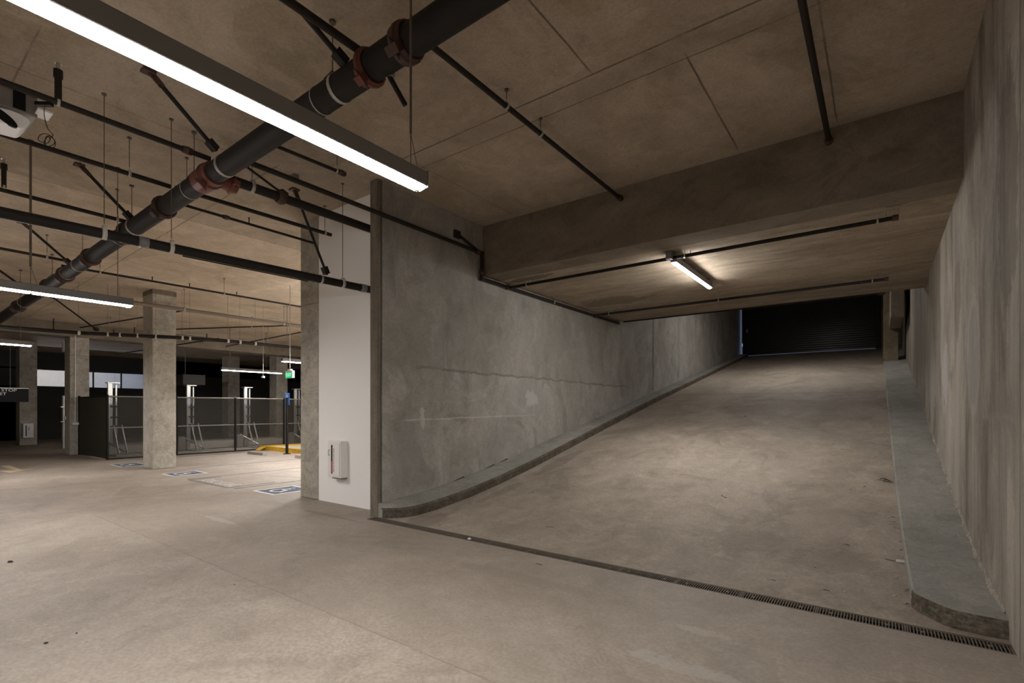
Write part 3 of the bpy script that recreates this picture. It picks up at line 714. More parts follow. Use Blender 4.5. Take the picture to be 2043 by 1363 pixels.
# lower black drain-like pipe
pp = [(-6.62, -2.5, 3.27), (-6.08, YW + .05, 3.27)]
t = run('drain_pipe', pp, .052, 'lower black pipe hung on rods, running into the white wall', black_pipe, hang=(.565, .645, .93), strap=white_strap, group='lower pipes')
for f in (.61, .975): band(t, Vector(pp[0]).lerp(Vector(pp[1]), f), Vector(pp[1]) - Vector(pp[0]), .052, .09, simple('grey_band', (.20, .20, .21), .5), 'joint_sleeve')
band(t, Vector(pp[0]).lerp(Vector(pp[1]), .885), A, .053, .03, galv)
m = MB(); q0 = Vector(pp[0]) + Vector((0, 0, -.062)); q1 = Vector(pp[1]) + Vector((0, 0, -.062))
m.cyl(q0.lerp(q1, .66), q0.lerp(q1, .86), .008, 6); m.build('tracer_cable', black_plast, t)
brace((-6.1, 3.50, 4.35), (-6.11, 3.98, 3.34), 'steep brace from the thick branch pipe down to the lower pipe', r=.017, group=None)
brace((-5.70, 2.60, 4.25), (-5.98, 3.33, 4.16), 'thin brace beside the red tee to the thick branch pipe', r=.014, group=None)
# second low pipe over the free-standing column
t = thing('drain_pipe', 'long dark pipe with small white clamps passing in front of the free standing column', 'pipe', (-14.2, 5, 3.28), 'lower pipes')
P8 = [(-15.6, 1.0, 3.28), (-15.05, 3.4, 3.28), (-14.1, 5.0, 3.28), (-13.75, 6.0, 3.28), (-13.62, 12.0, 3.30)]
m = MB()
for a, b in zip(P8, P8[1:]): m.cyl(a, b, .043, 14)
m.build('pipe_length', black_pipe, t)
def on8(y):
    for a, b in zip(P8, P8[1:]):
        if a[1] <= y <= b[1]: return Vector(a).lerp(Vector(b), (y - a[1]) / (b[1] - a[1]))
for y in (3.32, 3.8, 4.0, 4.3, 4.62, 5.1, 5.25, 6.05, 6.35, 6.75):
    p = on8(y); MB().ring(p, A, .043, .051, .05, 14).build('clamp', white_strap, t); MB().cyl(p + Vector((0, 0, .04)), (p.x, p.y, ceil_z(p.x)), .0028, 5).build('hanger_rod', dull_rod, t)
for y, h in ((2.9, .28), (3.9, .12), (4.25, .2), (5.6, .15)):
    p = on8(y); MB().cyl(p, p + Vector((0, 0, h)), .012, 8).build('stub', black_pipe, t)
run('conduit_pipe', [(-14.0, 3.4, 3.98), (-13.95, 12, 3.98)], .045, 'pale pipe high behind the lamps toward the column edge', simple('pale_pipe', (.20, .165, .13), .7), hang=(.2, .5), group='lower pipes')  # one even brown, paler than the other pipes
brace((-16.9, 3.2, 4.35), (-15.2, 3.7, 3.4), 'long thin brace hanging beside the free standing column', r=.016, group=None)
for i, (a, b, l) in enumerate([((-22.0, 4.6, 4.18), (-15.1, 5.6, 4.18), 'thin far pipe slanting toward the free standing column'),
                  ((-18.5, 6.5, 4.1), (-12.5, 9.8, 4.15), 'thin far pipe slanting behind the low clamped pipe'),
                  ((-20.6, 9.0, 3.95), (-13.0, 9.2, 4.1), 'thin far pipe above the exit sign'),
                  ((-25, 6.6, 3.7), (-17.0, 7.2, 3.75), 'dark far pipe over the fence')]):
    run('sprinkler_branch', [a, b], .02, l, branch_pipe, hang=(.4,), group='thin far pipes')
# ramp branches under the slab
for y, xa, hs, l in ((7.36, .16, (.07, .56, .955), 'dark pipe across the low ramp slab, passing the ramp lamp'), (10.75, .10, (.07, .5, .95), 'second dark pipe across the low ramp slab, near its far edge')):
    t = run('sprinkler_branch', [(XL + .07, y, ZR - .08), (xa, y, ZR - .08)], .026, l, black_pipe, group='pipes under the ramp slab')
    for f in hs:
        x = XL + .07 + (xa - XL) * f
        m = MB(); m.ring((x, y, ZR - .08), B, .027, .032, .02, 12); m.cyl((x, y, ZR - .05), (x, y, ZR), .004, 6); m.cyl((x + .08, y, ZR - .08), (x + .08, y, ZR - .01), .007, 6); m.build('hanger', galv, t)
    MB().cyl((xa - .05, y, ZR - .08), (xa + .01, y, ZR - .08), .036, 12).build('end_cap', brown_iron, t)
t = run('sprinkler_branch', [(XL + .07, YC + .12, ZR + .02), (.06, YC + .12, ZR + .02)], .032, 'dark pipe hugging the far edge of the low ramp slab', black_pipe, group='pipes under the ramp slab')
MB().cyl((-.05, YC + .12, ZR + .02), (.08, YC + .12, ZR + .02), .05, 12).build('end_cap', brown_iron, t)
t = thing('pipe_bracket', 'black bracket arm on the ramp wall beside the beam corner', 'bracket', (XL + .05, 6.2, 4.3))
MB().cyl((XL + .02, 6.05, 4.36), (XL + .055, 6.52, 4.20), .022, 8).build('arm', black_pipe, t)
MB().box(XL + .0, XL + .04, 5.95, 6.08, 4.30, 4.42).build('plate', black_pipe, t)
# ceiling junction discs
for p, l, r in (((-6.447, 3.684), 'small white ceiling detector left of the nearest lamp', .055), ):
    t = thing('ceiling_detector', l, 'detector', (p[0], p[1], ZC), None)
    MB().box(p[0] - .06, p[0] + .06, p[1] - .03, p[1] + .05, ZC - .05, ZC).build('base', grey_plast, t)
    MB().box(p[0] - .045, p[0] + .05, p[1] - .028, p[1] + .04, ZC - .075, ZC - .05).build('cover', white_plast, t, bevel=.008)
tag(MB().cyl((-2.42, 9.75, ZR - .008), (-2.42, 9.75, ZR + .005), .06, 16).build('ceiling_disc', simple('pale_disc', (.42, .37, .30), .7)), 'small pale disc on the ramp slab beside the ramp lamp', 'disc')

# fan unit at the upper left
t = thing('fan_unit', 'white and grey ceiling fan unit with a dark oval opening, upper left edge', 'fan', (-6.2, .85, 4.15))
MB().box(-6.55, -6.10, .55, 1.06, 4.12, 4.34).build('control_box', grey_plast, t, bevel=.012)
m = MB()
for i, (a, b) in enumerate([(.58, .66), (.68, .82)]): m.box(-6.10, -6.092, a, b, 4.16, 4.30)
m.build('panel', simple('panel_grey', (.33, .31, .28), .5), t)
MB().box(-6.10, -6.09, .90, .98, 4.14, 4.29).build('marking', black_plast, t)
def onx(u, v, x):
    d = ray(u, v); k = x / d[0]; return (d[1] * k, CH + d[2] * k)
shell = [onx(u, v, -6.0) for u, v in ((-40, 205), (0, 214), (22, 219), (44, 228), (58, 237), (62, 243), (50, 254), (44, 256), (0, 244), (-40, 232))]
m = MB(); m.prism(shell, -6.28, -6.0, 'x'); m.build('cowl', white_plast, t, bevel=.012, seg=3)
n = 32; ov = []; oc = onx(6, 232, -6.0); ow = onx(35, 240, -6.0)
for i in range(n):
    a = 2 * math.pi * i / n; ov.append((oc[0] + (ow[0] - oc[0]) * math.cos(a), oc[1] + .042 * math.sin(a) - .06 * math.cos(a) * .8))
m = MB(); m.prism(ov, -6.02, -5.992, 'x'); m.build('opening', black_plast, t)
MB().box(-6.16, -5.98, 1.04, 1.14, 4.15, 4.165).build('side_tab', white_plast, t)
w = thing('wire_coil', 'thin black wire hanging in a loose coil from a ceiling box', 'cable', on_z(88, 208, 4.1))
c0 = on_z(88, 208, 4.1)
MB().obox(c0, Vector((.05, .04, 0)), Vector((-.012, .015, 0)), Vector((0, 0, .014))).build('plug', black_plast, w)
R3 = Vector((c_, s_, 0)); U3 = Vector((0, 0, 1)); k = (on_z(88, 208, 4.1) - Vector((0, 0, CH))).dot(Vector((-s_, c_, 0))) / F
def W2(u, v, d=0): return c0 + R3 * (u - 88) * k - U3 * (v - 208) * k + Vector((-s_, c_, 0)) * d
pts = [W2(88, 210), W2(88, 228), W2(91, 245), W2(96, 258), W2(104, 268, .01)]
for i in range(60):
    a = i / 60 * 2 * math.pi * 3.2; pts.append(W2(95 + (11 + 3 * math.sin(i * .21)) * math.cos(a - .8) - i * .05, 281 + (10 + 3 * math.sin(i * .4)) * math.sin(a - .8), .03 * math.sin(a * .5)))
MB().tube(pts, .0028, 5).build('wire', black_plast, w)

# cabinet on the white wall
t = thing('extinguisher_cabinet', 'white fire extinguisher cabinet with dark slot on the white wall', 'fire extinguisher cabinet', (-6.78, YW, .43))
x0, x1, z0, z1 = -6.98, -6.64, .435, 1.00; yf = YW - .13
MB().box(x0, x1, yf, YW, z0, z1).build('body', white_plast, t, bevel=.008, seg=2)
d = MB().box(x0 + .02, x1 - .02, yf - .012, yf, z0 + .025, z1 - .025).build('door', white_plast, t, bevel=.004)
MB().box(x0 + .11, x0 + .145, yf - .014, yf - .0125, z0 + .06, z1 - .06).build('glass_slot', black_plast, d)
MB().box(x0 + .115, x0 + .14, yf - .0145, yf - .0138, z0 + .07, z0 + .25).build('extinguisher_glimpse', red_print, d)
MB().tube([(x0 + .075, yf - .012, .78), (x0 + .075, yf - .04, .78), (x0 + .075, yf - .04, .86), (x0 + .075, yf - .012, .86)], .005, 8).build('handle', galv, d)
text('lettering', 'FIRE EXTINGUISHER', .042, red_print, d, (x0 + .175, yf - .0135, .705), (math.pi / 2, -math.pi / 2 * -1, 0), .0006, 'CENTER')
MB().box(x0 + .09, x1 - .02, yf + .02, YW, z0 - .02, z0).build('bottom_lip', grey_plast, t)

# ================================================================== FLOOR MARKINGS
def wheelchair(cx, cy, sx, sy, parent, mat, z=.004):
    """access symbol drawn in plan, head toward -y side; local unit square"""
    m = MB()
    def P(a, b): return (cx + a * sx, cy + b * sy, z)
    def stroke(p, q, w):
        p, q = Vector(P(*p)), Vector(P(*q)); d = (q - p).normalized() * 1; n = Vector((-d.y, d.x, 0)) * w
        m.quad(p - n, q - n, q + n, p + n)
    import math as M
    pts = [(-.02 + .24 * M.cos(a), -.12 + .24 * M.sin(a)) for a in [M.radians(60 + i * 15) for i in range(19)]]
    for a, b in zip(pts, pts[1:]): stroke(a, b, .028)
    stroke((-.08, .28), (-.05, 0), .03); stroke((-.06, .0), (.16, .0), .03); stroke((.16, 0), (.26, -.26), .03); stroke((.26, -.26), (.34, -.24), .028); stroke((-.07, .15), (.12, .15), .025)
    m.add([P(-.09 + .055 * M.cos(i * .6283), .37 + .055 * M.sin(i * .6283)) for i in range(10)], [tuple(range(10))])
    m.build('wheelchair_symbol', mat, parent)

def marking(x0, x1, y0, y1, label, fade=False, skew=0):
    t = thing('accessible_marking', label, 'floor marking', ((x0 + x1) / 2, (y0 + y1) / 2, 0), 'painted wheelchair symbols on the floor')
    m = MB().box(x0, x1, y0, y1, 0, .002)
    m.build('blue_panel', blue_m, t)
    b = .055; m = MB()
    m.box(x0 - b, x1 + b, y0 - b, y0, 0, .0025); m.box(x0 - b, x1 + b, y1, y1 + b, 0, .0025); m.box(x0 - b, x0, y0, y1, 0, .0025); m.box(x1, x1 + b, y0, y1, 0, .0025)
    m.build('white_border', wpaint_m, t)
    wheelchair((x0 + x1) / 2, (y0 + y1) / 2, (x1 - x0) * .95, (y1 - y0) * .9, t, wpaint_m)
marking(-13.27, -12.68, 4.45, 5.08, 'blue wheelchair symbol on the floor at the foot of the free standing column')
marking(-9.18, -8.55, 4.54, 5.22, 'blue wheelchair symbol on the floor beside the column at the white wall')
marking(-16.6, -15.75, 4.35, 4.9, 'blue wheelchair symbol on the floor beyond the free standing column')
t = thing('worn_marking', 'worn pale lettering block with faded blue edge between two wheelchair symbols', 'floor marking', (-10.8, 4.6, 0))
m = MB().box(-11.75, -9.95, 4.36, 4.42, 0, .002); m.box(-11.75, -11.68, 4.4, 5.0, 0, .002); m.box(-10.0, -9.93, 4.4, 5.3, 0, .002); m.build('blue_edge', fadedblue_m, t)
m = MB()
for i in range(7):
    x = -11.45 + i * .2; m.box(x, x + .13, 4.50, 4.53, 0, .002); m.box(x, x + .03, 4.5, 4.72, 0, .002); m.box(x + .10, x + .13, 4.5, 4.72, 0, .002) if i % 2 else m.box(x, x + .13, 4.69, 4.72, 0, .002)
m.build('worn_letters', wpaint_m, t)
for i, (x) in enumerate([-9.75, -11.85, -14.0]):
    t = tag(MB().box(x - .05, x + .05, 4.4 if i < 2 else 5.2, 8.9, 0, .0015).build('bay_line', fadedblue_m), ['faded blue bay line next to the nearer wheelchair symbol', 'faded blue bay line left of the worn lettering', 'faded blue bay line behind the free standing column'][i], 'floor marking', 'faded parking bay lines')
for i in range(4):
    y = 5.4 + i * .85
    tag(MB().add([(-11.8, y, .0015), (-11.8, y + .1, .0015), (-9.8, y + .75, .0015), (-9.8, y + .65, .0015)], [(0, 3, 2, 1)]).build('hatch_stripe', stripe_m), 'faded hatch stripe between the parking bays, %s' % ['nearest', 'second nearest', 'third nearest', 'farthest'][i], 'floor marking', 'faded hatch stripes')
tag(MB().add([(-16.4, 2.37, .002), (-17.15, 2.28, .002), (-16.95, 2.55, .002), (-18.6, 2.50, .002), (-18.6, 2.68, .002), (-16.95, 2.66, .002), (-17.1, 2.92, .002)], [(0, 6, 5, 4, 3, 2, 1)]).build('floor_arrow', simple('cream_paint', (.60, .50, .33), .7)), 'pale arrow painted on the floor at the left edge', 'floor marking')

# yellow platform, wheel stops, sign post
t = thing('raised_platform', 'raised concrete platform with a bright yellow painted edge', 'platform', (-15.5, 9.3, 0))
MB().box(-17.75, -8.2, 9.18, 13, 0, .15).build('pad', pad_m, t)
m = MB().box(-17.77, -8.2, 9.14, 9.18, 0, .155); m.build('front_edge', yellow_m, t)
m = MB(); m.add([(-18.25, 9.14, .152), (-17.45, 9.14, .156), (-16.9, 12.9, .156), (-18.1, 12.9, .156)], [(0, 1, 2, 3)]); m.add([(-18.25, 9.13, .0), (-17.76, 9.13, .0), (-17.76, 9.13, .156), (-18.25, 9.13, .154)], [(0, 1, 2, 3)]); m.build('yellow_band', yellow_m, t)
m = MB(); m.add([(-18.25, 8.98, .003), (-17.9, 8.98, .003), (-17.77, 9.14, .15), (-18.25, 9.14, .10), (-18.25, 9.13, .003)], [(0, 1, 2), (0, 2, 3, 4)]); m.build('flare', yellow_m, t)
def wstop(x, y, l):
    t = thing('wheel_stop', l, 'wheel stop', (x, y, 0), 'wheel stops')
    MB().prism([(y - .09, 0), (y - .06, .09), (y + .06, .09), (y + .09, 0)], x - .5, x + .5, 'x').build('block', simple('wheel_stop_concrete', (.30, .27, .24), .8), t, bevel=.01)
wstop(-16.45, 8.15, 'low concrete wheel stop in front of the yellow platform'); wstop(-13.9, 8.35, 'concrete wheel stop half hidden by the column at the white wall')

t = thing('parking_sign', 'blue wheelchair parking sign on a thin post beside the yellow platform', 'sign', (-17.0, 9.05, 0))
fq = 18.4; sx_ = (-.4537 * c_ - s_) * fq; sy_ = (-.4537 * s_ + c_) * fq
MB().cyl((sx_, sy_, .15), (sx_, sy_, 2.10), .03, 8).build('post', galv, t)
MB().box(sx_ - .02, sx_ + .30, sy_ - .035, sy_ - .03, 1.64, 2.08).build('sign_plate', sign_blue, t)
white_s = simple('sign_white', (.75, .76, .78), .5)
m = MB()
for i in range(14):
    a = math.radians(60 + i * 19); b = a + math.radians(20); c = (sx_ + .135, 1.93)
    m.add([(c[0] + r * math.cos(q), sy_ - .037, c[1] + r * math.sin(q)) for r, q in ((.05, a), (.065, a), (.065, b), (.05, b))], [(0, 1, 2, 3)])
m.box(sx_ + .115, sx_ + .13, sy_ - .038, sy_ - .036, 1.93, 2.02); m.box(sx_ + .115, sx_ + .17, sy_ - .038, sy_ - .036, 1.93, 1.945); m.box(sx_ + .165, sx_ + .18, sy_ - .038, sy_ - .036, 1.87, 1.94); m.box(sx_ + .112, sx_ + .135, sy_ - .038, sy_ - .036, 2.03, 2.05)
m.build('wheelchair_symbol', white_s, t)
text('lettering', 'RESERVED\nPARKING', .052, white_s, t, (sx_ + .14, sy_ - .037, 1.78), (math.pi / 2, 0, 0), .0005, 'CENTER')
text('lettering', 'VAN\nACCESSIBLE', .038, white_s, t, (sx_ + .14, sy_ - .037, 1.69), (math.pi / 2, 0, 0), .0005, 'CENTER')
t = thing('bollard_post', 'thin black steel post standing before the yellow platform', 'post', (-16.4, 9.05, 0))
p = on_z(572.5, 906, 0); MB().cyl((p.x, p.y, 0), (p.x, p.y, 1.88), .045, 10).build('post', black_plast, t); MB().cyl((p.x, p.y, 0), (p.x, p.y, .02), .12, 12).build('base_plate', black_plast, t)
# exit sign
t = thing('exit_sign', 'green exit sign hanging on a rod before the far column', 'sign', (-11.7, 6.6, 2.3))
ex, ey = -11.7, 6.6
MB().box(ex - .16, ex + .16, ey - .03, ey + .03, 2.26, 2.44).build('housing', white_plast, t)
MB().box(ex - .15, ex + .15, ey - .036, ey - .031, 2.265, 2.40).build('face', sign_green, t)
text('lettering', 'EXIT', .12, sign_letter, t, (ex, ey - .037, 2.333), (math.pi / 2, 0, 0), .0005, 'CENTER')
MB().cyl((ex, ey, 2.44), (ex, ey, 2.48), .06, 12).build('canopy', white_plast, t); MB().cyl((ex, ey, 2.46), (ex, ey, ceil_z(ex)), .007, 8).build('hanger_rod', galv, t)
t = thing('ceiling_sensor', 'small white sensor hanging on a rod beside the far lamp', 'sensor', (-14.5, 7.0, 2.3))
p = Vector(ray(525, 754)) * 14.6; p.z += CH
MB().cyl((p.x, p.y, p.z), (p.x, p.y, p.z + .05), .05, 12).build('head', white_plast, t); MB().cyl((p.x, p.y, p.z), (p.x, p.y, ceil_z(p.x)), .007, 6).build('hanger_rod', galv, t)

# overhead sign, left edge
t = thing('hanging_sign', 'black overhead sign with white letters and top edge, left edge', 'sign', (-20, 2.6, 2.1))
MB().box(-20.04, -20.0, .3, 3.28, 1.70, 2.10).build('panel', black_plast, t)
MB().box(-20.05, -19.99, .3, 3.28, 2.085, 2.105).build('top_edge', white_plast, t)
text('lettering', 'S STOP', .108, white_s, t, (-19.995, 3.03, 2.03), (math.pi / 2, 0, math.pi / 2), .0006, 'RIGHT', 1.22)
text('lettering', 'ET', .108, white_s, t, (-19.995, 2.82, 1.925), (math.pi / 2, 0, math.pi / 2), .0006, 'RIGHT', 1.22)
for y in (.9, 2.9): MB().cyl((-20.02, y, 2.1), (-20.02, y, ceil_z(-20)), .006, 6).build('hanger_rod', dull_rod, t)

# ================================================================== FENCE
def fpost(t, x, y): MB().cyl((x, y, 0), (x, y, 1.90), .035, 10).cyl((x, y, 1.9), (x, y, 1.93), .04, 10, .01).build('post', black_plast, t)
t = thing('fence', 'dark fence panel with opaque screen between two columns', 'fence', (-19.7, 4.68, 0), 'black fence')
for x in (-21.15, -18.28): fpost(t, x, 4.68)
MB().box(-21.15, -18.28, 4.675, 4.683, .03, 1.86).build('screen', screen_m, t)
MB().cyl((-21.15, 4.68, 1.87), (-18.28, 4.68, 1.87), .022, 8).build('top_rail', black_plast, t)
t = thing('fence', 'long black see-through mesh fence with pale rails in front of the steel posts', 'fence', (-18.3, 8.3, 0), 'black fence')
yf = [6.48, 8.30, 10.08, 11.9, 13.7]
for y in yf: fpost(t, -18.3, y)
rail_m = simple('grey_rail', (.22, .21, .19), .45, .5)
for y0, y1 in zip([4.70] + yf, yf):
    MB().box(-18.302, -18.298, y0 + .03, y1 - .03, .03, 1.86).build('mesh_panel', mesh_m, t)
MB().cyl((-18.3, 4.70, 1.87), (-18.3, 13.7, 1.87), .022, 8).build('top_rail', rail_m, t)
MB().cyl((-18.3, 4.70, .94), (-18.3, 13.7, .94), .016, 8).build('mid_rail', rail_m, t)
MB().box(-18.33, -18.27, 4.70, 13.7, 0.0, .035).build('bottom_rail', black_plast, t)

# stacker posts behind the fence
def stacker(y, label):
    x = -20.1
    t = thing('parking_lift_post', label, 'lift post', (x, y, 0), 'steel parking lift posts behind the fence')
    MB().box(x - .05, x + .05, y - .13, y + .0, 0.02, 2.34).build('mast', chrome_m, t, bevel=.015)
    MB().box(x - .03, x + .03, y + .07, y + .12, .55, 2.30).build('slide_rail', chrome_m, t, bevel=.01)
    MB().box(x - .14, x + .14, y - .16, y + .16, 2.33, 2.36).build('head_plate', chrome_m, t)
    for z in (1.55, 1.2, .9): MB().box(x - .07, x + .11, y - .06, y + .12, z, z + .05).build('bracket', dark_m, t)
    for dx, dy in ((.22, .0), (.22, .22)):
        l = MB().cyl((x + .10, y + dy, .93), (x + .40, y + dy + .05, .12), .028, 8)
        l.ring((x + .10, y + dy, .93), A, .02, .05, .03, 10); l.ring((x + .41, y + dy + .05, .10), A, .02, .06, .03, 10)
        l.build('support_arm', galv, t)
    MB().cyl((x, y - .25, .50), (x + .5, y + .2, .12), .03, 8).build('knee_brace', galv, t)
    MB().box(x - .2, x + .85, y - .12, y + .5, 0, .04).build('base_plate', galv, t)
    MB().box(x - .05, x + .12, y - .42, y - .2, .02, .5).build('cover_box', grey_plast, t)
for y, l in ((5.28, 'steel lift post at the fence corner, left of the free standing column'), (7.55, 'steel lift post just right of the free standing column'),
             (9.56, 'steel lift post in the middle of the mesh fence'), (11.65, 'steel lift post right of the blue parking sign')): stacker(y, l)
tag(MB().box(-21.9, -20.35, 4.9, 13.8, .02, .26).build('lift_platform', simple('pale_platform', (.36, .33, .29), .6)), 'long pale low lift platform behind the mesh fence', 'platform')
t = thing('notice_stand', 'small pale blue notice on a pole in the dark beyond the fence', 'notice', (-24.6, 9.3, 0)); MB().box(-24.6, -24.55, 9.1, 9.4, 1.72, 2.05).build('notice', simple('notice_blue', (.4, .45, .75), .5), t); MB().cyl((-24.62, 9.25, 0), (-24.62, 9.25, 2.0), .02, 8).build('pole', black_plast, t)
t = thing('duct_box', 'grey duct box hanging in the dark beyond the fence', 'duct', (-22.3, 8.2, 2.5)); MB().box(-22.9, -21.7, 7.9, 8.7, 2.45, 2.85).build('body', dark_m, t, bevel=.02); MB().cyl((-22.3, 8.2, 2.85), (-22.3, 8.2, 4.29), .01, 6).build('hanger_rod', dull_rod, t)
t = thing('steel_pole', 'dim grey steel pole just left of the fence column', 'pole', (-24.9, 4.6, 0)); MB().cyl((-24.9, 5.05, 0), (-24.9, 5.05, 2.0), .06, 10).build('pole', galv, t); MB().box(-25, -24.8, 4.95, 5.35, 1.55, 1.6).box(-25, -24.8, 4.95, 5.35, 1.0, 1.03).build('bracket', galv, t)

# ================================================================== SHUTTER
t = thing('roller_shutter', 'black slatted roller shutter at the top of the ramp', 'shutter', (-2.8, YG, 4.15))
m = MB(); zb = ramp_z(YG) + .03
z = zb
prof = []
while z < 6.7:
    prof += [(YG, z), (YG - .008, z + .02), (YG - .008, z + .075), (YG, z + .095)]; z += .10
x0, x1 = XL + .10, -.12
vs = [(x, y, z) for (y, z) in prof for x in (x0, x1)]
m.add(vs, [(2 * i, 2 * i + 1, 2 * i + 3, 2 * i + 2) for i in range(len(prof) - 1)]); m.build('slat_curtain', slat_m, t)
MB().box(x0, x1, YG - .03, YG + .03, zb - .012, zb + .05).build('bottom_bar', slat_m, t)
MB().box(x0 - .02, x0 + .05, YG - .05, YG + .03, zb + .6, 6.9).build('guide_rail', dark_m, t); MB().box(x1 - .05, x1 + .14, YG - .05, YG + .05, zb - .05, 6.9).build('guide_rail', dark_m, t)
MB().cyl((x0 + .22, YG - .05, 5.25), (x0 + .22, YG - .05, 5.42), .03, 8).build('handle', galv, t)
struct(MB().box(-.02, XR, YG - .02, YG + .1, 3.5, 7).build('wall_beside_shutter', core_m))
struct(MB().box(-6, XR + .3, YG + .02, YG + .1, 6.6, 7.1).build('wall_over_shutter', core_m))
struct(MB().box(XL - .5, XR + .5, YG + .5, YG + 7, 3.9, 4.05).build('floor_outside', core_m))

# ================================================================== LITTER ON THE RAMP
def leaf_mesh(L, W, curl, sd):
    rr = random.Random(sd); m = MB(); n = 7; vs = []
    for i in range(n):
        f = i / (n - 1); w = W * math.sin(math.pi * min(1, f * .95 + .04)) * rr.uniform(.7, 1.1); x = (f - .5) * L; zz = .004 + curl * math.sin(f * 3.1) + rr.uniform(0, .004)
        vs += [(x, -w, zz + abs(w) * .5), (x, 0, zz), (x, w, zz + abs(w) * rr.uniform(.2, .8))]
    fs = []
    for i in range(n - 1):
        a = i * 3; fs += [(a, a + 3, a + 4, a + 1), (a + 1, a + 4, a + 5, a + 2)]
    m.add(vs, fs); m.cyl((-L * .5, 0, .004), (-L * .8, rr.uniform(-.01, .01), .006), .0015, 5); return m
def put(o, u, v, rot, ramp=True):
    p = on_ramp(u, v) if ramp else on_z(u, v, 0)
    o.location = (p.x, p.y, p.z + .001); sl = math.atan2(ramp_z(p.y + .05) - ramp_z(p.y - .05), .1)
    o.rotation_euler = Matrix.Rotation(sl, 4, 'X').to_euler(); o.rotation_euler.rotate(Matrix.Identity(3))
    o.rotation_euler = (Matrix.Rotation(sl, 3, 'X') @ Matrix.Rotation(rot, 3, 'Z')).to_euler()
protos = [leaf_mesh(.075, .012, .008, i).build('dried_leaf', leaf_m) for i in range(4)]
spots = [(1768, 961, 1.3), (1762, 958, 1.4), (1775, 964, 1.2), (1697, 978, .55), (1726, 973, .65), (1740, 985, .35), (1690, 1090, .75), (1781, 1034, .7), (1783, 1043, .6), (1795, 1058, .7),
         (1797, 1083, .5), (1799, 1100, .6), (1803, 1115, .3), (1542, 1161, .7), (1648, 1182, .8), (1625, 1135, .55), (1570, 1153, .3), (1577, 964, .5), (1643, 969, .4), (1650, 981, .4),
         (1748, 914, .5), (1757, 905, .5), (1780, 928, .4), (1812, 1180, .7), (1811, 1208, .6), (1770, 882, .4), (1776, 893, .4), (1662, 888, .6), (1487, 832, 1.1), (1201, 862, 1.3), (1408, 903, .6), (1790, 1157, .5), (1100, 1053, .5),
         (1063, 984, .8), (1128, 925, .6), (1170, 880, .7), (1062, 968, .5), (1094, 958, .5)]
used = {}
for i, (u, v, s) in enumerate(spots):
    k = i % 4
    if k not in used: o = protos[k]; used[k] = 1
    else: o = protos[k].copy(); COL.objects.link(o)
    put(o, u, v, random.uniform(-.6, .9)); o.scale = (s, s, s)
    if u > 1765 and v > 1000: lab, gr = 'small dark dried leaf caught along the foot of the right curb', 'leaves along the right curb'
    elif 1755 < u < 1780 and 950 < v < 970: lab, gr = 'crumpled dark leaf in the clump beside the right curb', 'leaf clump by the right curb'
    elif v > 1120: lab, gr = 'small dark dried leaf on the ramp just above the drain', 'leaves above the drain'
    elif u < 1210: lab, gr = 'small dark leaf on the ramp near the left curb', 'leaves by the left curb'
    else: lab, gr = 'tiny dark leaf scrap on the middle of the ramp', 'leaf scraps up the ramp'
    tag(o, lab, 'leaf', gr)
def stick(u, v, L, rot, mat, lab, r=.0025, ramp=True):
    m = MB(); m.tube([(-L / 2, 0, .004), (-L / 6, .006, .006), (L / 5, -.003, .005), (L / 2, .006, .004)], r, 6)
    o = m.build('twig', mat); put(o, u, v, rot, ramp); tag(o, lab, 'twig'); return o
o = stick(1444, 991, .13, -.9, straw_m, 'pale split stalk lying in the middle of the ramp', .008)
stick(1690, 898, .18, -.25, straw_m, 'long pale stalk high on the ramp toward the right', .004)
stick(1782, 1023, .07, -.5, straw_m, 'short pale stick beside the right curb', .003)
stick(1620, 955, .10, -.1, straw_m, 'thin pale straw lying on the upper ramp', .002)
stick(1757, 980, .06, .2, straw_m, 'thin pale straw below the leaf clump', .002)
stick(1075, 1127, .07, 0, leaf_m, 'short dark twig on the floor just below the drain', .0025, False)
stick(1097, 1053, .10, .6, leaf_m, 'small dark twig on the ramp above the left part of the drain', .002)
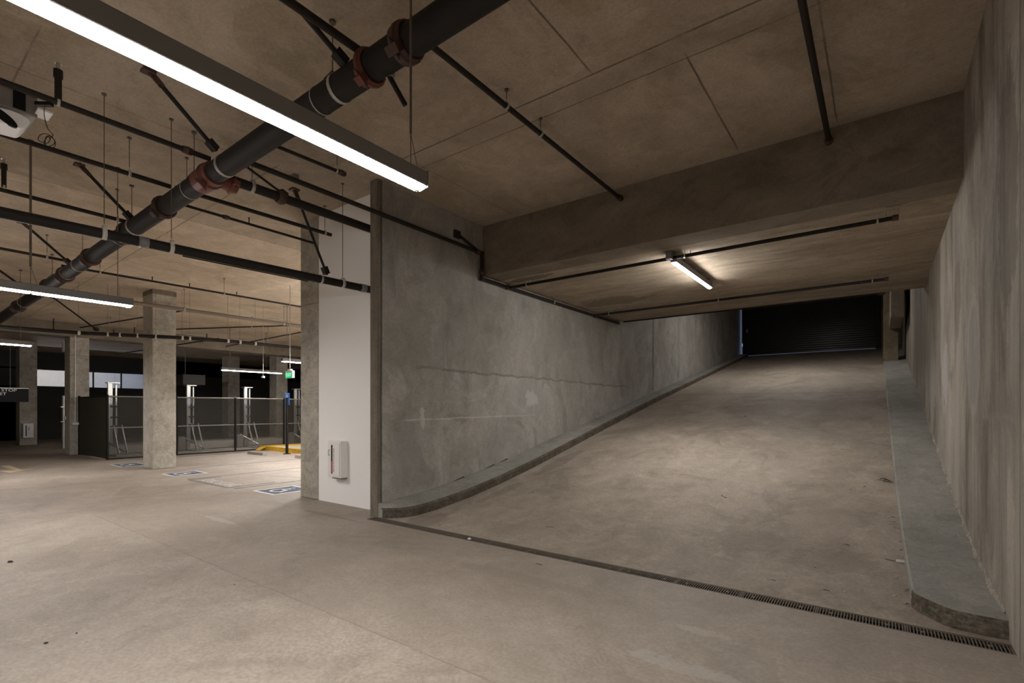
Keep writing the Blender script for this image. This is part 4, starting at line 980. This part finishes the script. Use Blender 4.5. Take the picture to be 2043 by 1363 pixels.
for (u, v, s, mt, lab, rp) in [(1602, 1145, .012, chip_m, 'tiny pale chip on the ramp beside the dark leaf', True), (1686, 1182, .016, chip_m, 'pale chip on the ramp above the right part of the drain', True), (1785, 1190, .017, chip_m, 'pale chip near the broken curb end', True),
                           (936, 1076, .03, white_plast, 'scrap of white paper lying on the drain grate', False), (20, 1122, .03, stone_m, 'black pebble on the floor at the left edge', False), (92, 1284, .016, stone_m, 'dark pebble on the near floor, lower left', False),
                           (173, 1281, .012, chip_m, 'tiny white chip on the near floor, lower left', False), (153, 1264, .009, stone_m, 'tiny dark pebble beside the white chip', False), (468, 1167, .008, stone_m, 'tiny dark speck of stone on the left floor', False)]:
    rr = random.Random(int(u)); m = MB(); vs = []
    for i in range(6):
        a = i * math.pi / 3; k2 = s * rr.uniform(.7, 1.2); vs.append((k2 * math.cos(a), k2 * .7 * math.sin(a), .0))
    vs += [(x * .6, y * .6, s * .45) for x, y, _ in vs]
    m.add(vs, [(5, 4, 3, 2, 1, 0), (6, 7, 8, 9, 10, 11)] + [(i, (i + 1) % 6, 6 + (i + 1) % 6, 6 + i) for i in range(6)])
    o = m.build('pebble' if mt is stone_m else 'chip', mt); put(o, u, v, .4, rp); tag(o, lab, 'pebble' if mt is stone_m else 'litter')
# plastic scrap with a stem
m = MB(); vs = []
for i in range(12):
    a = i / 12 * 2 * math.pi; vs.append((.045 * math.cos(a) + .02, .026 * math.sin(a), .004))
vs += [(x * .8 + .004, y * .75, .022) for x, y, _ in vs]
m.add(vs, [tuple(range(12, 24))] + [(i, (i + 1) % 12, 12 + (i + 1) % 12, 12 + i) for i in range(12)], True)
t = thing('plastic_scrap', 'clear plastic spoon-like scrap lying against the right curb', 'litter', on_ramp(1793, 1122))
o = m.build('bowl', clear_m); o.parent = t; o = MB().cyl((-.02, 0, .004), (-.10, .022, .004), .003, 6).build('stem', leaf_m); o.parent = t

# ================================================================== WORLD (seen and felt only through the gaps of the shutter)
w = bpy.data.worlds.new('world'); S.world = w; w.use_nodes = True
w.node_tree.nodes['Background'].inputs[0].default_value = (.45, .6, 1.0, 1); w.node_tree.nodes['Background'].inputs[1].default_value = 1.0
try:
    S.cycles.use_denoising = True; S.cycles.max_bounces = 8; S.cycles.diffuse_bounces = 5; S.cycles.sample_clamp_indirect = 6
except Exception: pass
